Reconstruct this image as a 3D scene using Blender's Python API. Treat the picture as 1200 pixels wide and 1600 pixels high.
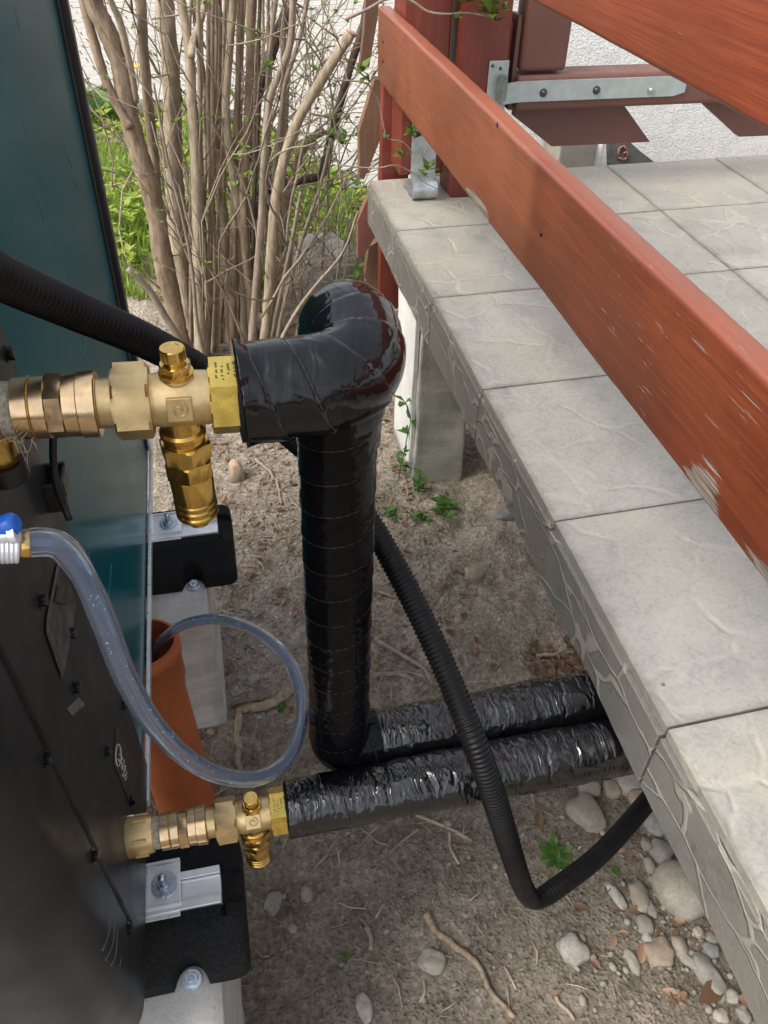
import bpy, bmesh, math, random
import numpy as np
from mathutils import Vector, Matrix, noise as NZ

for o in list(bpy.data.objects):
    bpy.data.objects.remove(o)
scn = bpy.context.scene
COL = scn.collection
random.seed(7)
rng = np.random.default_rng(7)
R = math.radians

# ---------------------------------------------------------------- camera
CAMZ = 1.45
FPX = 1248.4                                   # focal length in pixels of the 1200 x 1600 picture
RX = (0.97853272, -0.12299559, 0.16536564)
RY = (-0.20524553, -0.65422011, 0.72792192)
RZ = (0.01865435, -0.74623597, -0.66542008)
cam_d = bpy.data.cameras.new('camera')
cam_d.sensor_fit = 'VERTICAL'
cam_d.sensor_height = 24.0
cam_d.sensor_width = 18.0
cam_d.lens = 24.0 * FPX / 1600.0
cam_d.clip_start = 0.02
cam_d.clip_end = 400
cam_o = bpy.data.objects.new('camera', cam_d)
COL.objects.link(cam_o)
cam_o.matrix_world = Matrix(((RX[0], -RX[1], -RX[2], 0), (RY[0], -RY[1], -RY[2], 0),
                             (RZ[0], -RZ[1], -RZ[2], CAMZ), (0, 0, 0, 1)))
scn.camera = cam_o

# ---------------------------------------------------------------- sky, sun, exposure
SUN_EL, SUN_AZ = R(52), R(-106)                 # azimuth from +Y, clockwise: the sun stands over the casing, to the left
world = bpy.data.worlds.new('World')
scn.world = world
world.use_nodes = True
wn, wl = world.node_tree.nodes, world.node_tree.links
wn.clear()
w_out = wn.new('ShaderNodeOutputWorld')
w_bg = wn.new('ShaderNodeBackground')
w_sky = wn.new('ShaderNodeTexSky')
w_sky.sky_type = 'NISHITA'
w_sky.sun_disc = False
w_sky.sun_elevation = SUN_EL
w_sky.sun_rotation = SUN_AZ
w_sky.dust_density = 4.0
w_sky.air_density = 1.0
w_sky.ozone_density = 1.0
w_hs = wn.new('ShaderNodeHueSaturation')
w_hs.inputs['Saturation'].default_value = 0.35
w_bg.inputs['Strength'].default_value = 0.15
wl.new(w_sky.outputs[0], w_hs.inputs['Color'])
wl.new(w_hs.outputs[0], w_bg.inputs['Color'])
wl.new(w_bg.outputs[0], w_out.inputs[0])
sun_d = bpy.data.lights.new('sun', 'SUN')
sun_d.energy = 1.2
sun_d.angle = R(28)
sun_d.color = (1.0, 0.95, 0.87)
sun_o = bpy.data.objects.new('sun', sun_d)
COL.objects.link(sun_o)
sdir = Vector((math.sin(SUN_AZ) * math.cos(SUN_EL), math.cos(SUN_AZ) * math.cos(SUN_EL), math.sin(SUN_EL)))
sun_o.rotation_euler = sdir.to_track_quat('Z', 'Y').to_euler()
sun_o.location = (-3, 2, 5)
scn.view_settings.view_transform = 'Standard'
scn.view_settings.look = 'None'
scn.view_settings.exposure = 1.2
scn.view_settings.gamma = 1.0
scn.view_settings.use_curve_mapping = False
scn.render.engine = 'CYCLES'
scn.cycles.max_bounces = 9
scn.cycles.transmission_bounces = 10
scn.cycles.transparent_max_bounces = 12

# ---------------------------------------------------------------- placing helpers
def at(u, v, X=None, Y=None, Z=None, d=None):
    """point of the place seen at (u, v) of the photograph, on a plane of known X, Y, Z or at a known depth"""
    a, b, c = u - 600.0, v - 800.0, FPX
    r = Vector((RX[0]*a + RX[1]*b + RX[2]*c, RY[0]*a + RY[1]*b + RY[2]*c, RZ[0]*a + RZ[1]*b + RZ[2]*c))
    if X is not None: k = X / r.x
    elif Y is not None: k = Y / r.y
    elif Z is not None: k = (Z - CAMZ) / r.z
    else: k = d / FPX
    return Vector((0, 0, CAMZ)) + r * k

def depth(p):
    q = Vector(p) - Vector((0, 0, CAMZ))
    return q.x*RX[2] + q.y*RY[2] + q.z*RZ[2]

WLOC = {}
def empty(name, loc, label=None, cat=None, group=None):
    o = bpy.data.objects.new(name, None)
    o.empty_display_size = 0.05
    COL.objects.link(o)
    o.location = loc
    WLOC[o.name] = Vector(loc)
    tag(o, label, cat, group)
    return o

def tag(o, label=None, cat=None, group=None, kind=None):
    if label: o['label'] = label
    if cat: o['category'] = cat
    if group: o['group'] = group
    if kind: o['kind'] = kind
    return o

def mk(name, vf, mat, parent=None, smooth=True, bevel=None, uvs=None, attr=None, auto=None):
    """ONE mesh object from world-space vertices; its origin goes to the base of its bounds"""
    v, f = vf
    v = np.asarray(v, dtype=np.float64).reshape(-1, 3)
    lo, hi = v.min(0), v.max(0)
    org = np.array([(lo[0]+hi[0])/2, (lo[1]+hi[1])/2, lo[2]])
    me = bpy.data.meshes.new(name)
    me.from_pydata((v - org).tolist(), [], [list(map(int, x)) for x in f])
    me.update()
    if bevel:
        bm = bmesh.new(); bm.from_mesh(me)
        bmesh.ops.recalc_face_normals(bm, faces=bm.faces)
        w, n = bevel
        es = [e for e in bm.edges if len(e.link_faces) == 2 and e.calc_face_angle(0) > 0.5]
        bmesh.ops.bevel(bm, geom=es, offset=w, segments=n, affect='EDGES', profile=0.6)
        bm.to_mesh(me); bm.free()
    if smooth:
        me.polygons.foreach_set('use_smooth', [True]*len(me.polygons))
        if auto is not None:
            me.set_sharp_from_angle(angle=R(auto))
    if uvs is not None:
        ul = me.uv_layers.new(name='UVMap')
        li = np.zeros(len(me.loops), dtype=np.int32)
        me.loops.foreach_get('vertex_index', li)
        ul.data.foreach_set('uv', np.asarray(uvs, dtype=np.float32)[li].ravel())
    if attr is not None:
        a = me.attributes.new('tone', 'FLOAT', 'POINT')
        a.data.foreach_set('value', np.asarray(attr, dtype=np.float32))
    if mat is not None:
        me.materials.append(mat)
    o = bpy.data.objects.new(name, me)
    COL.objects.link(o)
    wloc = Vector(org)
    if parent is not None:
        o.parent = parent
        o.location = wloc - WLOC[parent.name]
    else:
        o.location = wloc
    WLOC[o.name] = wloc
    return o

def box(x0, x1, y0, y1, z0, z1):
    v = [(x0,y0,z0),(x1,y0,z0),(x1,y1,z0),(x0,y1,z0),(x0,y0,z1),(x1,y0,z1),(x1,y1,z1),(x0,y1,z1)]
    f = [(0,3,2,1),(4,5,6,7),(0,1,5,4),(1,2,6,5),(2,3,7,6),(3,0,4,7)]
    return v, f

def join(*parts):
    V, F, n = [], [], 0
    for v, f in parts:
        v = [tuple(p) for p in v]
        V += v
        F += [tuple(i + n for i in q) for q in f]
        n += len(v)
    return V, F

def prism(poly, ext):
    """polygon of 3-D points extruded by vector ext"""
    n = len(poly); e = Vector(ext)
    v = [Vector(p) for p in poly] + [Vector(p) + e for p in poly]
    f = [tuple(range(n))[::-1], tuple(range(n, 2*n))] + [(i, (i+1) % n, n+(i+1) % n, n+i) for i in range(n)]
    return v, f

def frame(d):
    d = Vector(d).normalized()
    a = Vector((0, 0, 1)) if abs(d.z) < 0.9 else Vector((0, 1, 0))
    x = a.cross(d).normalized()
    return x, d.cross(x), d

def lathe(o, d, prof, n=32, rot=0.0, caps=True):
    """profile [(along, radius)] turned round the axis o + t*d; n=6 makes a hexagon"""
    x, y, z = frame(d)
    o = Vector(o)
    V, F = [], []
    for t, r in prof:
        for k in range(n):
            a = 2*math.pi*k/n + rot
            V.append(o + z*t + x*(r*math.cos(a)) + y*(r*math.sin(a)))
    m = len(prof)
    for i in range(m-1):
        for k in range(n):
            k2 = (k+1) % n
            F.append((i*n+k, i*n+k2, (i+1)*n+k2, (i+1)*n+k))
    if caps:
        F.append(tuple(range(n))[::-1]); F.append(tuple((m-1)*n + k for k in range(n)))
    return V, F

def hexnut(o, d, t0, t1, r, rot=0.0, ch=0.12):
    """hexagon nut with chamfered corners"""
    c = r*ch
    x, y, z = frame(d); o = Vector(o)
    n = 36; V, F = [], []
    def ring(t, lim):
        for k in range(n):
            a = 2*math.pi*k/n + rot
            b = (a - rot) % (math.pi/3) - math.pi/6
            rr = min(r*math.cos(math.pi/6)/math.cos(b), lim)
            V.append(o + z*t + x*(rr*math.cos(a)) + y*(rr*math.sin(a)))
    ring(t0, r*0.87); ring(t0 + c*0.6, r*2); ring(t1 - c*0.6, r*2); ring(t1, r*0.87)
    for i in range(3):
        for k in range(n):
            k2 = (k+1) % n
            F.append((i*n+k, i*n+k2, (i+1)*n+k2, (i+1)*n+k))
    F.append(tuple(range(n))[::-1]); F.append(tuple(3*n + k for k in range(n)))
    return V, F

def catmull(P, step):
    """smooth resampling of control points (any dimension) with about `step` spacing on the first three"""
    P = [np.asarray(p, dtype=float) for p in P]
    P = [2*P[0]-P[1]] + P + [2*P[-1]-P[-2]]
    out = []
    for i in range(1, len(P)-2):
        a, b, c, d = P[i-1], P[i], P[i+1], P[i+2]
        n = max(2, int(np.linalg.norm((c-b)[:3])/step))
        for k in range(n):
            t = k/n
            out.append(0.5*((2*b) + (c-a)*t + (2*a-5*b+4*c-d)*t*t + (3*b-a-3*c+d)*t**3))
    out.append(P[-2])
    return np.array(out)

def fillet(P, r, step):
    """polyline with rounded corners, resampled"""
    P = [Vector(p) for p in P]
    if not isinstance(r, (list, tuple)): r = [r]*(len(P)-2)
    pts = [P[0]]
    for i in range(1, len(P)-1):
        a, b, c = P[i-1], P[i], P[i+1]
        d1, d2 = (a-b).normalized(), (c-b).normalized()
        ang = d1.angle(d2)
        t = min(r[i-1]/math.tan(ang/2), (a-b).length*0.49, (c-b).length*0.49)
        p1, p2 = b + d1*t, b + d2*t
        for k in range(13):
            s = k/12
            q = p1*(1-s)**2 + b*(2*s*(1-s)) + p2*s*s
            w = 0.35
            pts.append(q)
    pts.append(P[-1])
    A = np.array([tuple(p) for p in pts])
    s = np.concatenate([[0], np.cumsum(np.linalg.norm(np.diff(A, axis=0), axis=1))])
    n = max(4, int(s[-1]/step))
    ss = np.linspace(0, s[-1], n)
    return np.stack([np.interp(ss, s, A[:, i]) for i in range(3)], 1)

def sweep(A, rad, n=24, caps=True, disp=None, twist0=None):
    """tube round the points A; rad: number, array or callable of (arc, index); disp(arc, angle, i, point) adds to the radius"""
    A = np.asarray(A, dtype=float)
    m = len(A)
    T = np.gradient(A, axis=0)
    T /= np.linalg.norm(T, axis=1)[:, None] + 1e-12
    s = np.concatenate([[0], np.cumsum(np.linalg.norm(np.diff(A, axis=0), axis=1))])
    x = np.array(frame(Vector(T[0]))[0])
    V = np.zeros((m, n, 3))
    ang = np.arange(n)*2*math.pi/n
    ca, sa = np.cos(ang), np.sin(ang)
    UV = np.zeros((m, n, 2))
    for i in range(m):
        x = x - T[i]*np.dot(x, T[i]); x /= np.linalg.norm(x)
        y = np.cross(T[i], x)
        r = rad(s[i], i) if callable(rad) else (rad[i] if hasattr(rad, '__len__') else rad)
        rr = np.full(n, float(r))
        if disp is not None:
            rr = rr + np.array([disp(s[i], ang[k], i, A[i]) for k in range(n)])
        V[i] = A[i] + (ca*rr)[:, None]*x + (sa*rr)[:, None]*y
        UV[i, :, 0] = s[i]; UV[i, :, 1] = ang/(2*math.pi)
    idx = np.arange(m*n).reshape(m, n)
    q = np.stack([idx[:-1], np.roll(idx[:-1], -1, 1), np.roll(idx[1:], -1, 1), idx[1:]], -1).reshape(-1, 4)
    F = [tuple(r) for r in q.tolist()]
    if caps:
        F.append(tuple(idx[0][::-1].tolist())); F.append(tuple(idx[-1].tolist()))
    return V.reshape(-1, 3), F

def n3(x, y, z): return NZ.noise(Vector((x, y, z)))
def fbm(x, y, z, o=4): return NZ.fractal(Vector((x, y, z)), 1.0, 2.0, o)

# ---------------------------------------------------------------- materials
class MT:
    def __init__(s, name, rough=0.5, metal=0.0, spec=0.5):
        s.m = bpy.data.materials.new(name); s.m.use_nodes = True
        s.n, s.l = s.m.node_tree.nodes, s.m.node_tree.links
        s.b = s.n['Principled BSDF']
        s.b.inputs['Roughness'].default_value = rough
        s.b.inputs['Metallic'].default_value = metal
        s.b.inputs['Specular IOR Level'].default_value = spec
        s.tc = s.n.new('ShaderNodeTexCoord')
        s.bumpn = None
    def co(s, kind='Object', scale=(1, 1, 1), rot=(0, 0, 0), loc=(0, 0, 0)):
        mp = s.n.new('ShaderNodeMapping')
        mp.inputs['Scale'].default_value = scale; mp.inputs['Rotation'].default_value = rot; mp.inputs['Location'].default_value = loc
        if kind == 'World':
            g = s.n.new('ShaderNodeNewGeometry'); s.l.new(g.outputs['Position'], mp.inputs['Vector'])
        else:
            s.l.new(s.tc.outputs[kind], mp.inputs['Vector'])
        return mp.outputs[0]
    def noise(s, vec, scale, detail=4, rough=0.55, dist=0.0, color=False):
        n = s.n.new('ShaderNodeTexNoise')
        n.inputs['Scale'].default_value = scale; n.inputs['Detail'].default_value = detail
        n.inputs['Roughness'].default_value = rough; n.inputs['Distortion'].default_value = dist
        s.l.new(vec, n.inputs['Vector'])
        return n.outputs['Color' if color else 'Fac']
    def voro(s, vec, scale, feature='F1', out='Distance', rnd=1.0):
        n = s.n.new('ShaderNodeTexVoronoi'); n.feature = feature
        n.inputs['Scale'].default_value = scale; n.inputs['Randomness'].default_value = rnd
        s.l.new(vec, n.inputs['Vector'])
        return n.outputs[out]
    def ramp(s, fac, stops, interp='LINEAR'):
        r = s.n.new('ShaderNodeValToRGB'); r.color_ramp.interpolation = interp
        e = r.color_ramp.elements
        while len(e) < len(stops): e.new(0.5)
        for k, (p, c) in enumerate(stops):
            e[k].position = p
            e[k].color = (*c, 1) if hasattr(c, '__len__') else (c, c, c, 1)
        s.l.new(fac, r.inputs[0])
        return r.outputs[0]
    def mix(s, fac, a, b, mode='MIX'):
        m = s.n.new('ShaderNodeMix'); m.data_type = 'RGBA'; m.blend_type = mode
        for sock, val in ((m.inputs[0], fac), (m.inputs[6], a), (m.inputs[7], b)):
            if isinstance(val, (int, float)): sock.default_value = val if sock.type == 'VALUE' else (val, val, val, 1)
            elif isinstance(val, (tuple, list)): sock.default_value = (*val, 1)
            else: s.l.new(val, sock)
        return m.outputs[2]
    def math(s, op, a, b=0.0, c=0.0, clamp=False):
        m = s.n.new('ShaderNodeMath'); m.operation = op; m.use_clamp = clamp
        for sock, val in zip(m.inputs, (a, b, c)):
            if isinstance(val, (int, float)): sock.default_value = val
            else: s.l.new(val, sock)
        return m.outputs[0]
    def vadd(s, a, b, scale=1.0):
        m = s.n.new('ShaderNodeVectorMath'); m.operation = 'MULTIPLY_ADD'
        s.l.new(b, m.inputs[0]); m.inputs[1].default_value = (scale,)*3; s.l.new(a, m.inputs[2])
        return m.outputs[0]
    def dist(s, vec, p):
        m = s.n.new('ShaderNodeVectorMath'); m.operation = 'DISTANCE'
        s.l.new(vec, m.inputs[0]); m.inputs[1].default_value = p
        return m.outputs['Value']
    def sep(s, vec, k):
        m = s.n.new('ShaderNodeSeparateXYZ'); s.l.new(vec, m.inputs[0]); return m.outputs[k]
    def rand(s):
        return s.n.new('ShaderNodeObjectInfo').outputs['Random']
    def attr(s, name='tone'):
        a = s.n.new('ShaderNodeAttribute'); a.attribute_name = name; return a.outputs['Fac']
    def color(s, c):
        if isinstance(c, (tuple, list)): s.b.inputs['Base Color'].default_value = (*c, 1)
        else: s.l.new(c, s.b.inputs['Base Color'])
        return s
    def rough(s, v): s.l.new(v, s.b.inputs['Roughness']); return s
    def bump(s, h, strength=0.3, distance=0.01):
        b = s.n.new('ShaderNodeBump'); b.inputs['Strength'].default_value = strength; b.inputs['Distance'].default_value = distance
        s.l.new(h, b.inputs['Height'])
        if s.bumpn: s.l.new(s.bumpn.outputs[0], b.inputs['Normal'])
        s.bumpn = b
        s.l.new(b.outputs[0], s.b.inputs['Normal'])
        return s

def m_soil():
    t = MT('soil', 0.95, spec=0.15)
    w = t.co('World')
    big = t.noise(w, 2.2, 5, 0.6)
    mid = t.noise(w, 14, 6, 0.65)
    fine = t.noise(w, 90, 6, 0.7)
    c1 = t.ramp(mid, [(0.3, (0.15, 0.121, 0.092)), (0.55, (0.36, 0.305, 0.24)), (0.75, (0.53, 0.47, 0.39))])
    c2 = t.ramp(fine, [(0.3, (0.062, 0.05, 0.038)), (0.52, (0.32, 0.27, 0.213)), (0.70, (0.66, 0.60, 0.52))])
    c = t.mix(0.55, c1, c2)
    my = t.math('MULTIPLY', t.math('SUBTRACT', t.sep(w, 1), 0.85), 0.55)      # soil colour gets darker towards the near end
    soil_dark = t.ramp(t.math('ADD', t.math('ADD', big, t.math('MULTIPLY', t.math('SUBTRACT', mid, 0.5), 0.35)), t.math('MAXIMUM', t.math('MINIMUM', my, 0.16), -0.16)), [(0.34, 0.62), (0.66, 1.0)])
    c = t.mix(1.0, c, soil_dark, 'MULTIPLY')
    # pale mortar dust spilt beside the far footing
    pos = t.co('World', loc=(0, 0, 0))
    dd = t.dist(pos, tuple(at(385, 1030, Z=0)))
    dd = t.math('ADD', dd, t.math('MULTIPLY', t.math('SUBTRACT', mid, 0.5), 0.28))
    dust = t.ramp(dd, [(0.03, 0.6), (0.19, 0.0)])
    c = t.mix(dust, c, (0.42, 0.40, 0.37))
    cr = t.voro(w, 120, 'F1')
    crumb = t.ramp(cr, [(0.0, 1.0), (0.5, 0.0)])
    sel = t.ramp(t.noise(w, 33, 2), [(0.55, 0.0), (0.65, 1.0)])
    c = t.mix(t.math('MULTIPLY', t.math('MULTIPLY', crumb, sel), 0.45), c, (0.36, 0.33, 0.28))
    t.color(c)
    t.bump(mid, 0.7, 0.025).bump(fine, 1.0, 0.008).bump(crumb, 0.7, 0.005)
    return t.m

def m_simple(name, c, rough=0.5, metal=0.0, spec=0.5, var=0.12, sc=30, bump=0.0, bs=60, bd=0.002, coat=0.0):
    t = MT(name, rough, metal, spec)
    o = t.co('Object')
    f = t.noise(o, sc, 5, 0.6)
    lo = tuple(x*(1-var*1.6) for x in c); hi = tuple(min(1, x*(1+var*1.6)) for x in c)
    t.color(t.ramp(f, [(0.3, lo), (0.7, hi)]))
    t.rough(t.ramp(t.noise(o, sc*2.3, 3), [(0.3, max(0, rough-0.07)), (0.7, min(1, rough+0.09))]))
    if bump: t.bump(t.noise(o, bs, 5, 0.65), bump, bd)
    if coat:
        t.b.inputs['Coat Weight'].default_value = coat; t.b.inputs['Coat Roughness'].default_value = 0.08
    return t.m

def m_tile(name, base, dark, vein, sx, sy, bump=0.5, edge=False):
    """glazed stoneware tile moulded like crazy paving: veins between flat fields"""
    t = MT(name, 0.5, spec=0.35)
    w = t.co('World')
    r = t.rand()
    off = t.n.new('ShaderNodeCombineXYZ')
    for k, m in enumerate((13.1, 7.7, 3.3)):
        t.l.new(t.math('MULTIPLY', r, m), off.inputs[k])
    p = t.vadd(w, off.outputs[0], 1.0)
    wob = t.noise(p, 7, 3, 0.6, color=True)
    pd = t.vadd(p, wob, 0.05 if edge else 0.09)
    mp = t.n.new('ShaderNodeMapping'); mp.inputs['Scale'].default_value = (sx, sy, sx)
    t.l.new(pd, mp.inputs['Vector'])
    de = t.voro(mp.outputs[0], 1.0, 'DISTANCE_TO_EDGE')
    vm = t.ramp(de, [(0.0, 1.0), (0.018, 0.9), (0.034, 0.0)]) if edge else t.ramp(de, [(0.0, 1.0), (0.02, 0.8), (0.06, 0.0)])
    brk = t.ramp(t.noise(p, 9, 3), [(0.40, 0.0), (0.55, 1.0)])
    vmask = t.math('MULTIPLY', vm, brk if not edge else t.ramp(t.noise(p, 9, 2), [(0.34, 0.0), (0.46, 1.0)]))
    cell = t.voro(mp.outputs[0], 1.0, 'F1', 'Color')
    cl = t.n.new('ShaderNodeSeparateColor'); t.l.new(cell, cl.inputs[0])
    f1 = t.noise(p, 13, 8, 0.72)
    f2 = t.noise(p, 170, 4, 0.7)
    c = t.ramp(f1, [(0.28, dark), (0.5, base), (0.74, tuple(min(1, x*1.18) for x in base))])
    c = t.mix(t.ramp(t.noise(p, 3.2, 3), [(0.45, 0.0), (0.65, 0.5)]), c, tuple(x*k for x, k in zip(base, (1.16, 1.04, 0.86))))
    c = t.mix(t.math('MULTIPLY', cl.outputs[0], 0.35), c, tuple(x*0.72 for x in base))
    c = t.mix(t.ramp(f2, [(0.4, 0.0), (0.7, 0.4)]), c, tuple(min(1, x*1.35) for x in base))
    c = t.mix(t.ramp(f2, [(0.3, 0.4), (0.46, 0.0)]), c, tuple(x*0.65 for x in base))
    c = t.mix(t.math('MULTIPLY', t.ramp(t.math('FRACT', t.math('MULTIPLY', r, 7.31)), [(0.0, 0.0), (1.0, 1.0)]), 0.28), c, tuple(x*k for x, k in zip(base, (0.74, 0.75, 0.78))))
    c = t.mix(t.math('MULTIPLY', vmask, 0.30 if not edge else 0.55), c, vein)
    crack = t.ramp(t.voro(t.vadd(p, t.noise(p, 16, 4, color=True), 0.2), 9, 'DISTANCE_TO_EDGE'), [(0.0, 1.0), (0.02, 0.0)])
    c = t.mix(t.math('MULTIPLY', crack, 0.3 if not edge else 0.1), c, tuple(x*0.45 for x in base))
    spot = t.ramp(t.voro(w, 14, 'F1'), [(0.0, 1.0), (0.035, 1.0), (0.05, 0.0)])
    c = t.mix(t.math('MULTIPLY', spot, t.ramp(t.noise(w, 5, 1), [(0.55, 0.0), (0.6, 0.7)])), c, (0.05, 0.045, 0.04))
    if not edge:      # grit and grime caught along the joints
        gx, gy = t.sep(t.tc.outputs['Generated'], 0), t.sep(t.tc.outputs['Generated'], 1)
        ed = t.math('MINIMUM', t.math('MINIMUM', gx, t.math('SUBTRACT', 1.0, gx)), t.math('MINIMUM', gy, t.math('SUBTRACT', 1.0, gy)))
        ed = t.math('ADD', ed, t.math('MULTIPLY', t.math('SUBTRACT', f1, 0.5), 0.09))
        c = t.mix(t.ramp(ed, [(0.0, 0.5), (0.035, 0.0)]), c, (0.13, 0.115, 0.09))
        st = t.ramp(t.noise(w, 2.1, 5, 0.7), [(0.56, 0.0), (0.72, 0.32)])
        c = t.mix(st, c, (0.17, 0.155, 0.125))
    t.color(c)
    t.rough(t.ramp(f1, [(0.3, 0.36), (0.7, 0.58)]))
    h = t.math('SUBTRACT', t.math('MULTIPLY', f1, 0.5), t.math('MULTIPLY', vmask, 0.5 if not edge else -0.4))
    t.bump(h, bump*1.3, 0.008).bump(f2, 0.2, 0.002)
    return t.m

def m_wood(name, dark, mid, light, axis='Y', peel=0.5, spots=(), rough=0.38, top=None):
    """varnished board: long grain, flaking flecks along it, bare grey patches where the varnish has gone"""
    t = MT(name, rough, spec=0.55)
    st = {'X': (0.022, 1, 1), 'Y': (1, 0.022, 1), 'Z': (1, 1, 0.022)}[axis]
    fl = {'X': (0.07, 1, 1), 'Y': (1, 0.07, 1), 'Z': (1, 1, 0.07)}[axis]
    w = t.co('World')
    p = t.co('World', scale=st)
    g = t.noise(p, 420, 5, 0.7, 0.0)
    g2 = t.noise(p, 70, 5, 0.65, 0.15)
    blot = t.noise(w, 4.5, 4, 0.6)
    c = t.ramp(g2, [(0.2, dark), (0.5, mid), (0.85, light)])
    c = t.mix(t.ramp(g, [(0.36, 0.5), (0.56, 0.0)]), c, tuple(x*0.55 for x in dark))
    c = t.mix(t.ramp(g, [(0.54, 0.0), (0.72, 0.28)]), c, tuple(min(1, x*1.4) for x in light))
    c = t.mix(t.ramp(blot, [(0.35, 0.5), (0.6, 0.0)]), c, tuple(x*0.62 for x in mid))
    c = t.mix(t.ramp(blot, [(0.52, 0.0), (0.75, 0.45)]), c, light)
    pf = t.co('World', scale=fl)
    fm = t.noise(pf, 330, 3, 0.65)
    am = t.ramp(t.noise(w, 5.5, 3), [(0.45, 0.0), (0.62, 1.0)])
    thr = 0.745 - 0.105*peel
    flake = t.math('MULTIPLY', t.ramp(fm, [(thr-0.012, 0.0), (thr+0.012, 1.0)]), am)
    bare = t.ramp(g, [(0.36, (0.05, 0.04, 0.034)), (0.62, (0.33, 0.295, 0.25))])
    wob = t.math('SUBTRACT', t.noise(pf, 70, 6, 0.75), 0.5)
    mask = flake
    for (q, rad, k) in spots:
        m2 = t.n.new('ShaderNodeVectorMath'); m2.operation = 'SUBTRACT'
        t.l.new(w, m2.inputs[0]); m2.inputs[1].default_value = tuple(q)
        m3 = t.n.new('ShaderNodeVectorMath'); m3.operation = 'MULTIPLY'
        t.l.new(m2.outputs[0], m3.inputs[0]); m3.inputs[1].default_value = tuple(k)
        m4 = t.n.new('ShaderNodeVectorMath'); m4.operation = 'LENGTH'; t.l.new(m3.outputs[0], m4.inputs[0])
        dd = t.math('ADD', m4.outputs['Value'], t.math('MULTIPLY', wob, rad*1.5))
        mask = t.math('MAXIMUM', mask, t.ramp(t.math('DIVIDE', dd, rad), [(0.42, 1.0), (0.5, 0.0)]))
    if top is not None:      # paler tint on the upper edge of the board
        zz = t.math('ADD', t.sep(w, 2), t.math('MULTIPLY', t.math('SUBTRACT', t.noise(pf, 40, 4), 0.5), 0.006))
        far = t.ramp(t.math('SUBTRACT', t.sep(w, 1), 0.56), [(0.482, 0.0), (0.512, 1.0)])      # near length darker, far length paler
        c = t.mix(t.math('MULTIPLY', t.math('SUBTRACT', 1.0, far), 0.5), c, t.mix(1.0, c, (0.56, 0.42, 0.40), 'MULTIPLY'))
        c = t.mix(t.math('MULTIPLY', far, 0.16), c, (0.28, 0.12, 0.07))
        tm = t.ramp(t.math('MULTIPLY', t.math('SUBTRACT', zz, top - 0.008), 100.0), [(0.0, 0.0), (0.75, 0.36)])
        c = t.mix(tm, c, (0.32, 0.105, 0.07))
    c = t.mix(t.math('MULTIPLY', mask, 0.82), c, bare)
    t.color(c)
    t.rough(t.mix(mask, t.ramp(blot, [(0.3, rough-0.08), (0.7, rough+0.12)]), 0.85))
    t.bump(g, 0.22, 0.002).bump(t.math('SUBTRACT', 1.0, mask), 0.5, 0.0015)
    return t.m

def m_tape(name, rough=0.2, crinkle=0.0, spec=0.5):
    t = MT(name, rough, spec=spec)
    o = t.co('Object')
    f = t.noise(o, 60, 4, 0.6)
    c = t.ramp(f, [(0.3, (0.003, 0.003, 0.0035)), (0.7, (0.006, 0.006, 0.007))])
    dust = t.ramp(t.noise(o, 420, 3, 0.8), [(0.66, 0.0), (0.8, 1.0)])
    c = t.mix(t.math('MULTIPLY', dust, 0.12), c, (0.35, 0.33, 0.3))
    t.color(c)
    t.rough(t.ramp(t.noise(o, 22, 4, 0.6), [(0.3, rough*0.7), (0.7, rough*1.6)]))
    t.bump(t.noise(o, 34, 3, 0.5), 0.14, 0.006)
    if crinkle:
        q = t.vadd(o, t.noise(o, 30, 3, color=True), 0.02)
        mp = t.n.new('ShaderNodeMapping'); mp.inputs['Scale'].default_value = (46, 8, 8); mp.inputs['Rotation'].default_value = (0, 0.25, 0.3)
        t.l.new(q, mp.inputs['Vector'])
        a = t.noise(mp.outputs[0], 1.0, 2, 0.5, 1.1)
        rdg = t.math('SUBTRACT', 1.0, t.math('MULTIPLY', t.math('ABSOLUTE', t.math('SUBTRACT', a, 0.5)), 5.0), clamp=True)
        t.bump(rdg, crinkle, 0.0028)
    return t.m

def m_brass(name, c=(0.62, 0.42, 0.16), rough=0.28, bump=0.0, patina=0.35):
    t = MT(name, rough, 0.95)
    o = t.co('Object')
    f = t.noise(o, 55, 5, 0.65)
    col = t.ramp(f, [(0.25, tuple(x*0.72 for x in c)), (0.6, c), (0.85, tuple(min(1, x*1.15) for x in c))])
    s = t.ramp(t.noise(o, 160, 4, 0.7), [(0.56, 0.0), (0.72, 1.0)])
    col = t.mix(t.math('MULTIPLY', s, patina), col, (0.30, 0.17, 0.08))
    t.color(col)
    t.rough(t.ramp(t.noise(o, 90, 3), [(0.3, rough*0.75), (0.75, rough*1.5)]))
    if bump: t.bump(t.noise(o, 900, 3, 0.6), bump, 0.0006)
    return t.m

def m_bark(name, a, b, c):
    t = MT(name, 0.9, spec=0.2)
    w = t.co('World', scale=(1, 1, 0.22))
    g = t.noise(w, 70, 6, 0.7, 0.5)
    f = t.noise(t.co('World'), 9, 4)
    col = t.ramp(g, [(0.28, a), (0.5, b), (0.72, c)])
    col = t.mix(t.ramp(f, [(0.35, 0.4), (0.65, 0.0)]), col, tuple(x*0.6 for x in b))
    lent = t.ramp(t.voro(t.co('World', scale=(1, 1, 2.5)), 55, 'F1'), [(0.0, 1.0), (0.16, 0.0)])
    col = t.mix(t.math('MULTIPLY', lent, 0.35), col, tuple(min(1, x*1.3) for x in c))
    t.color(col); t.bump(g, 0.6, 0.008).bump(lent, 0.3, 0.003)
    return t.m

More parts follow.
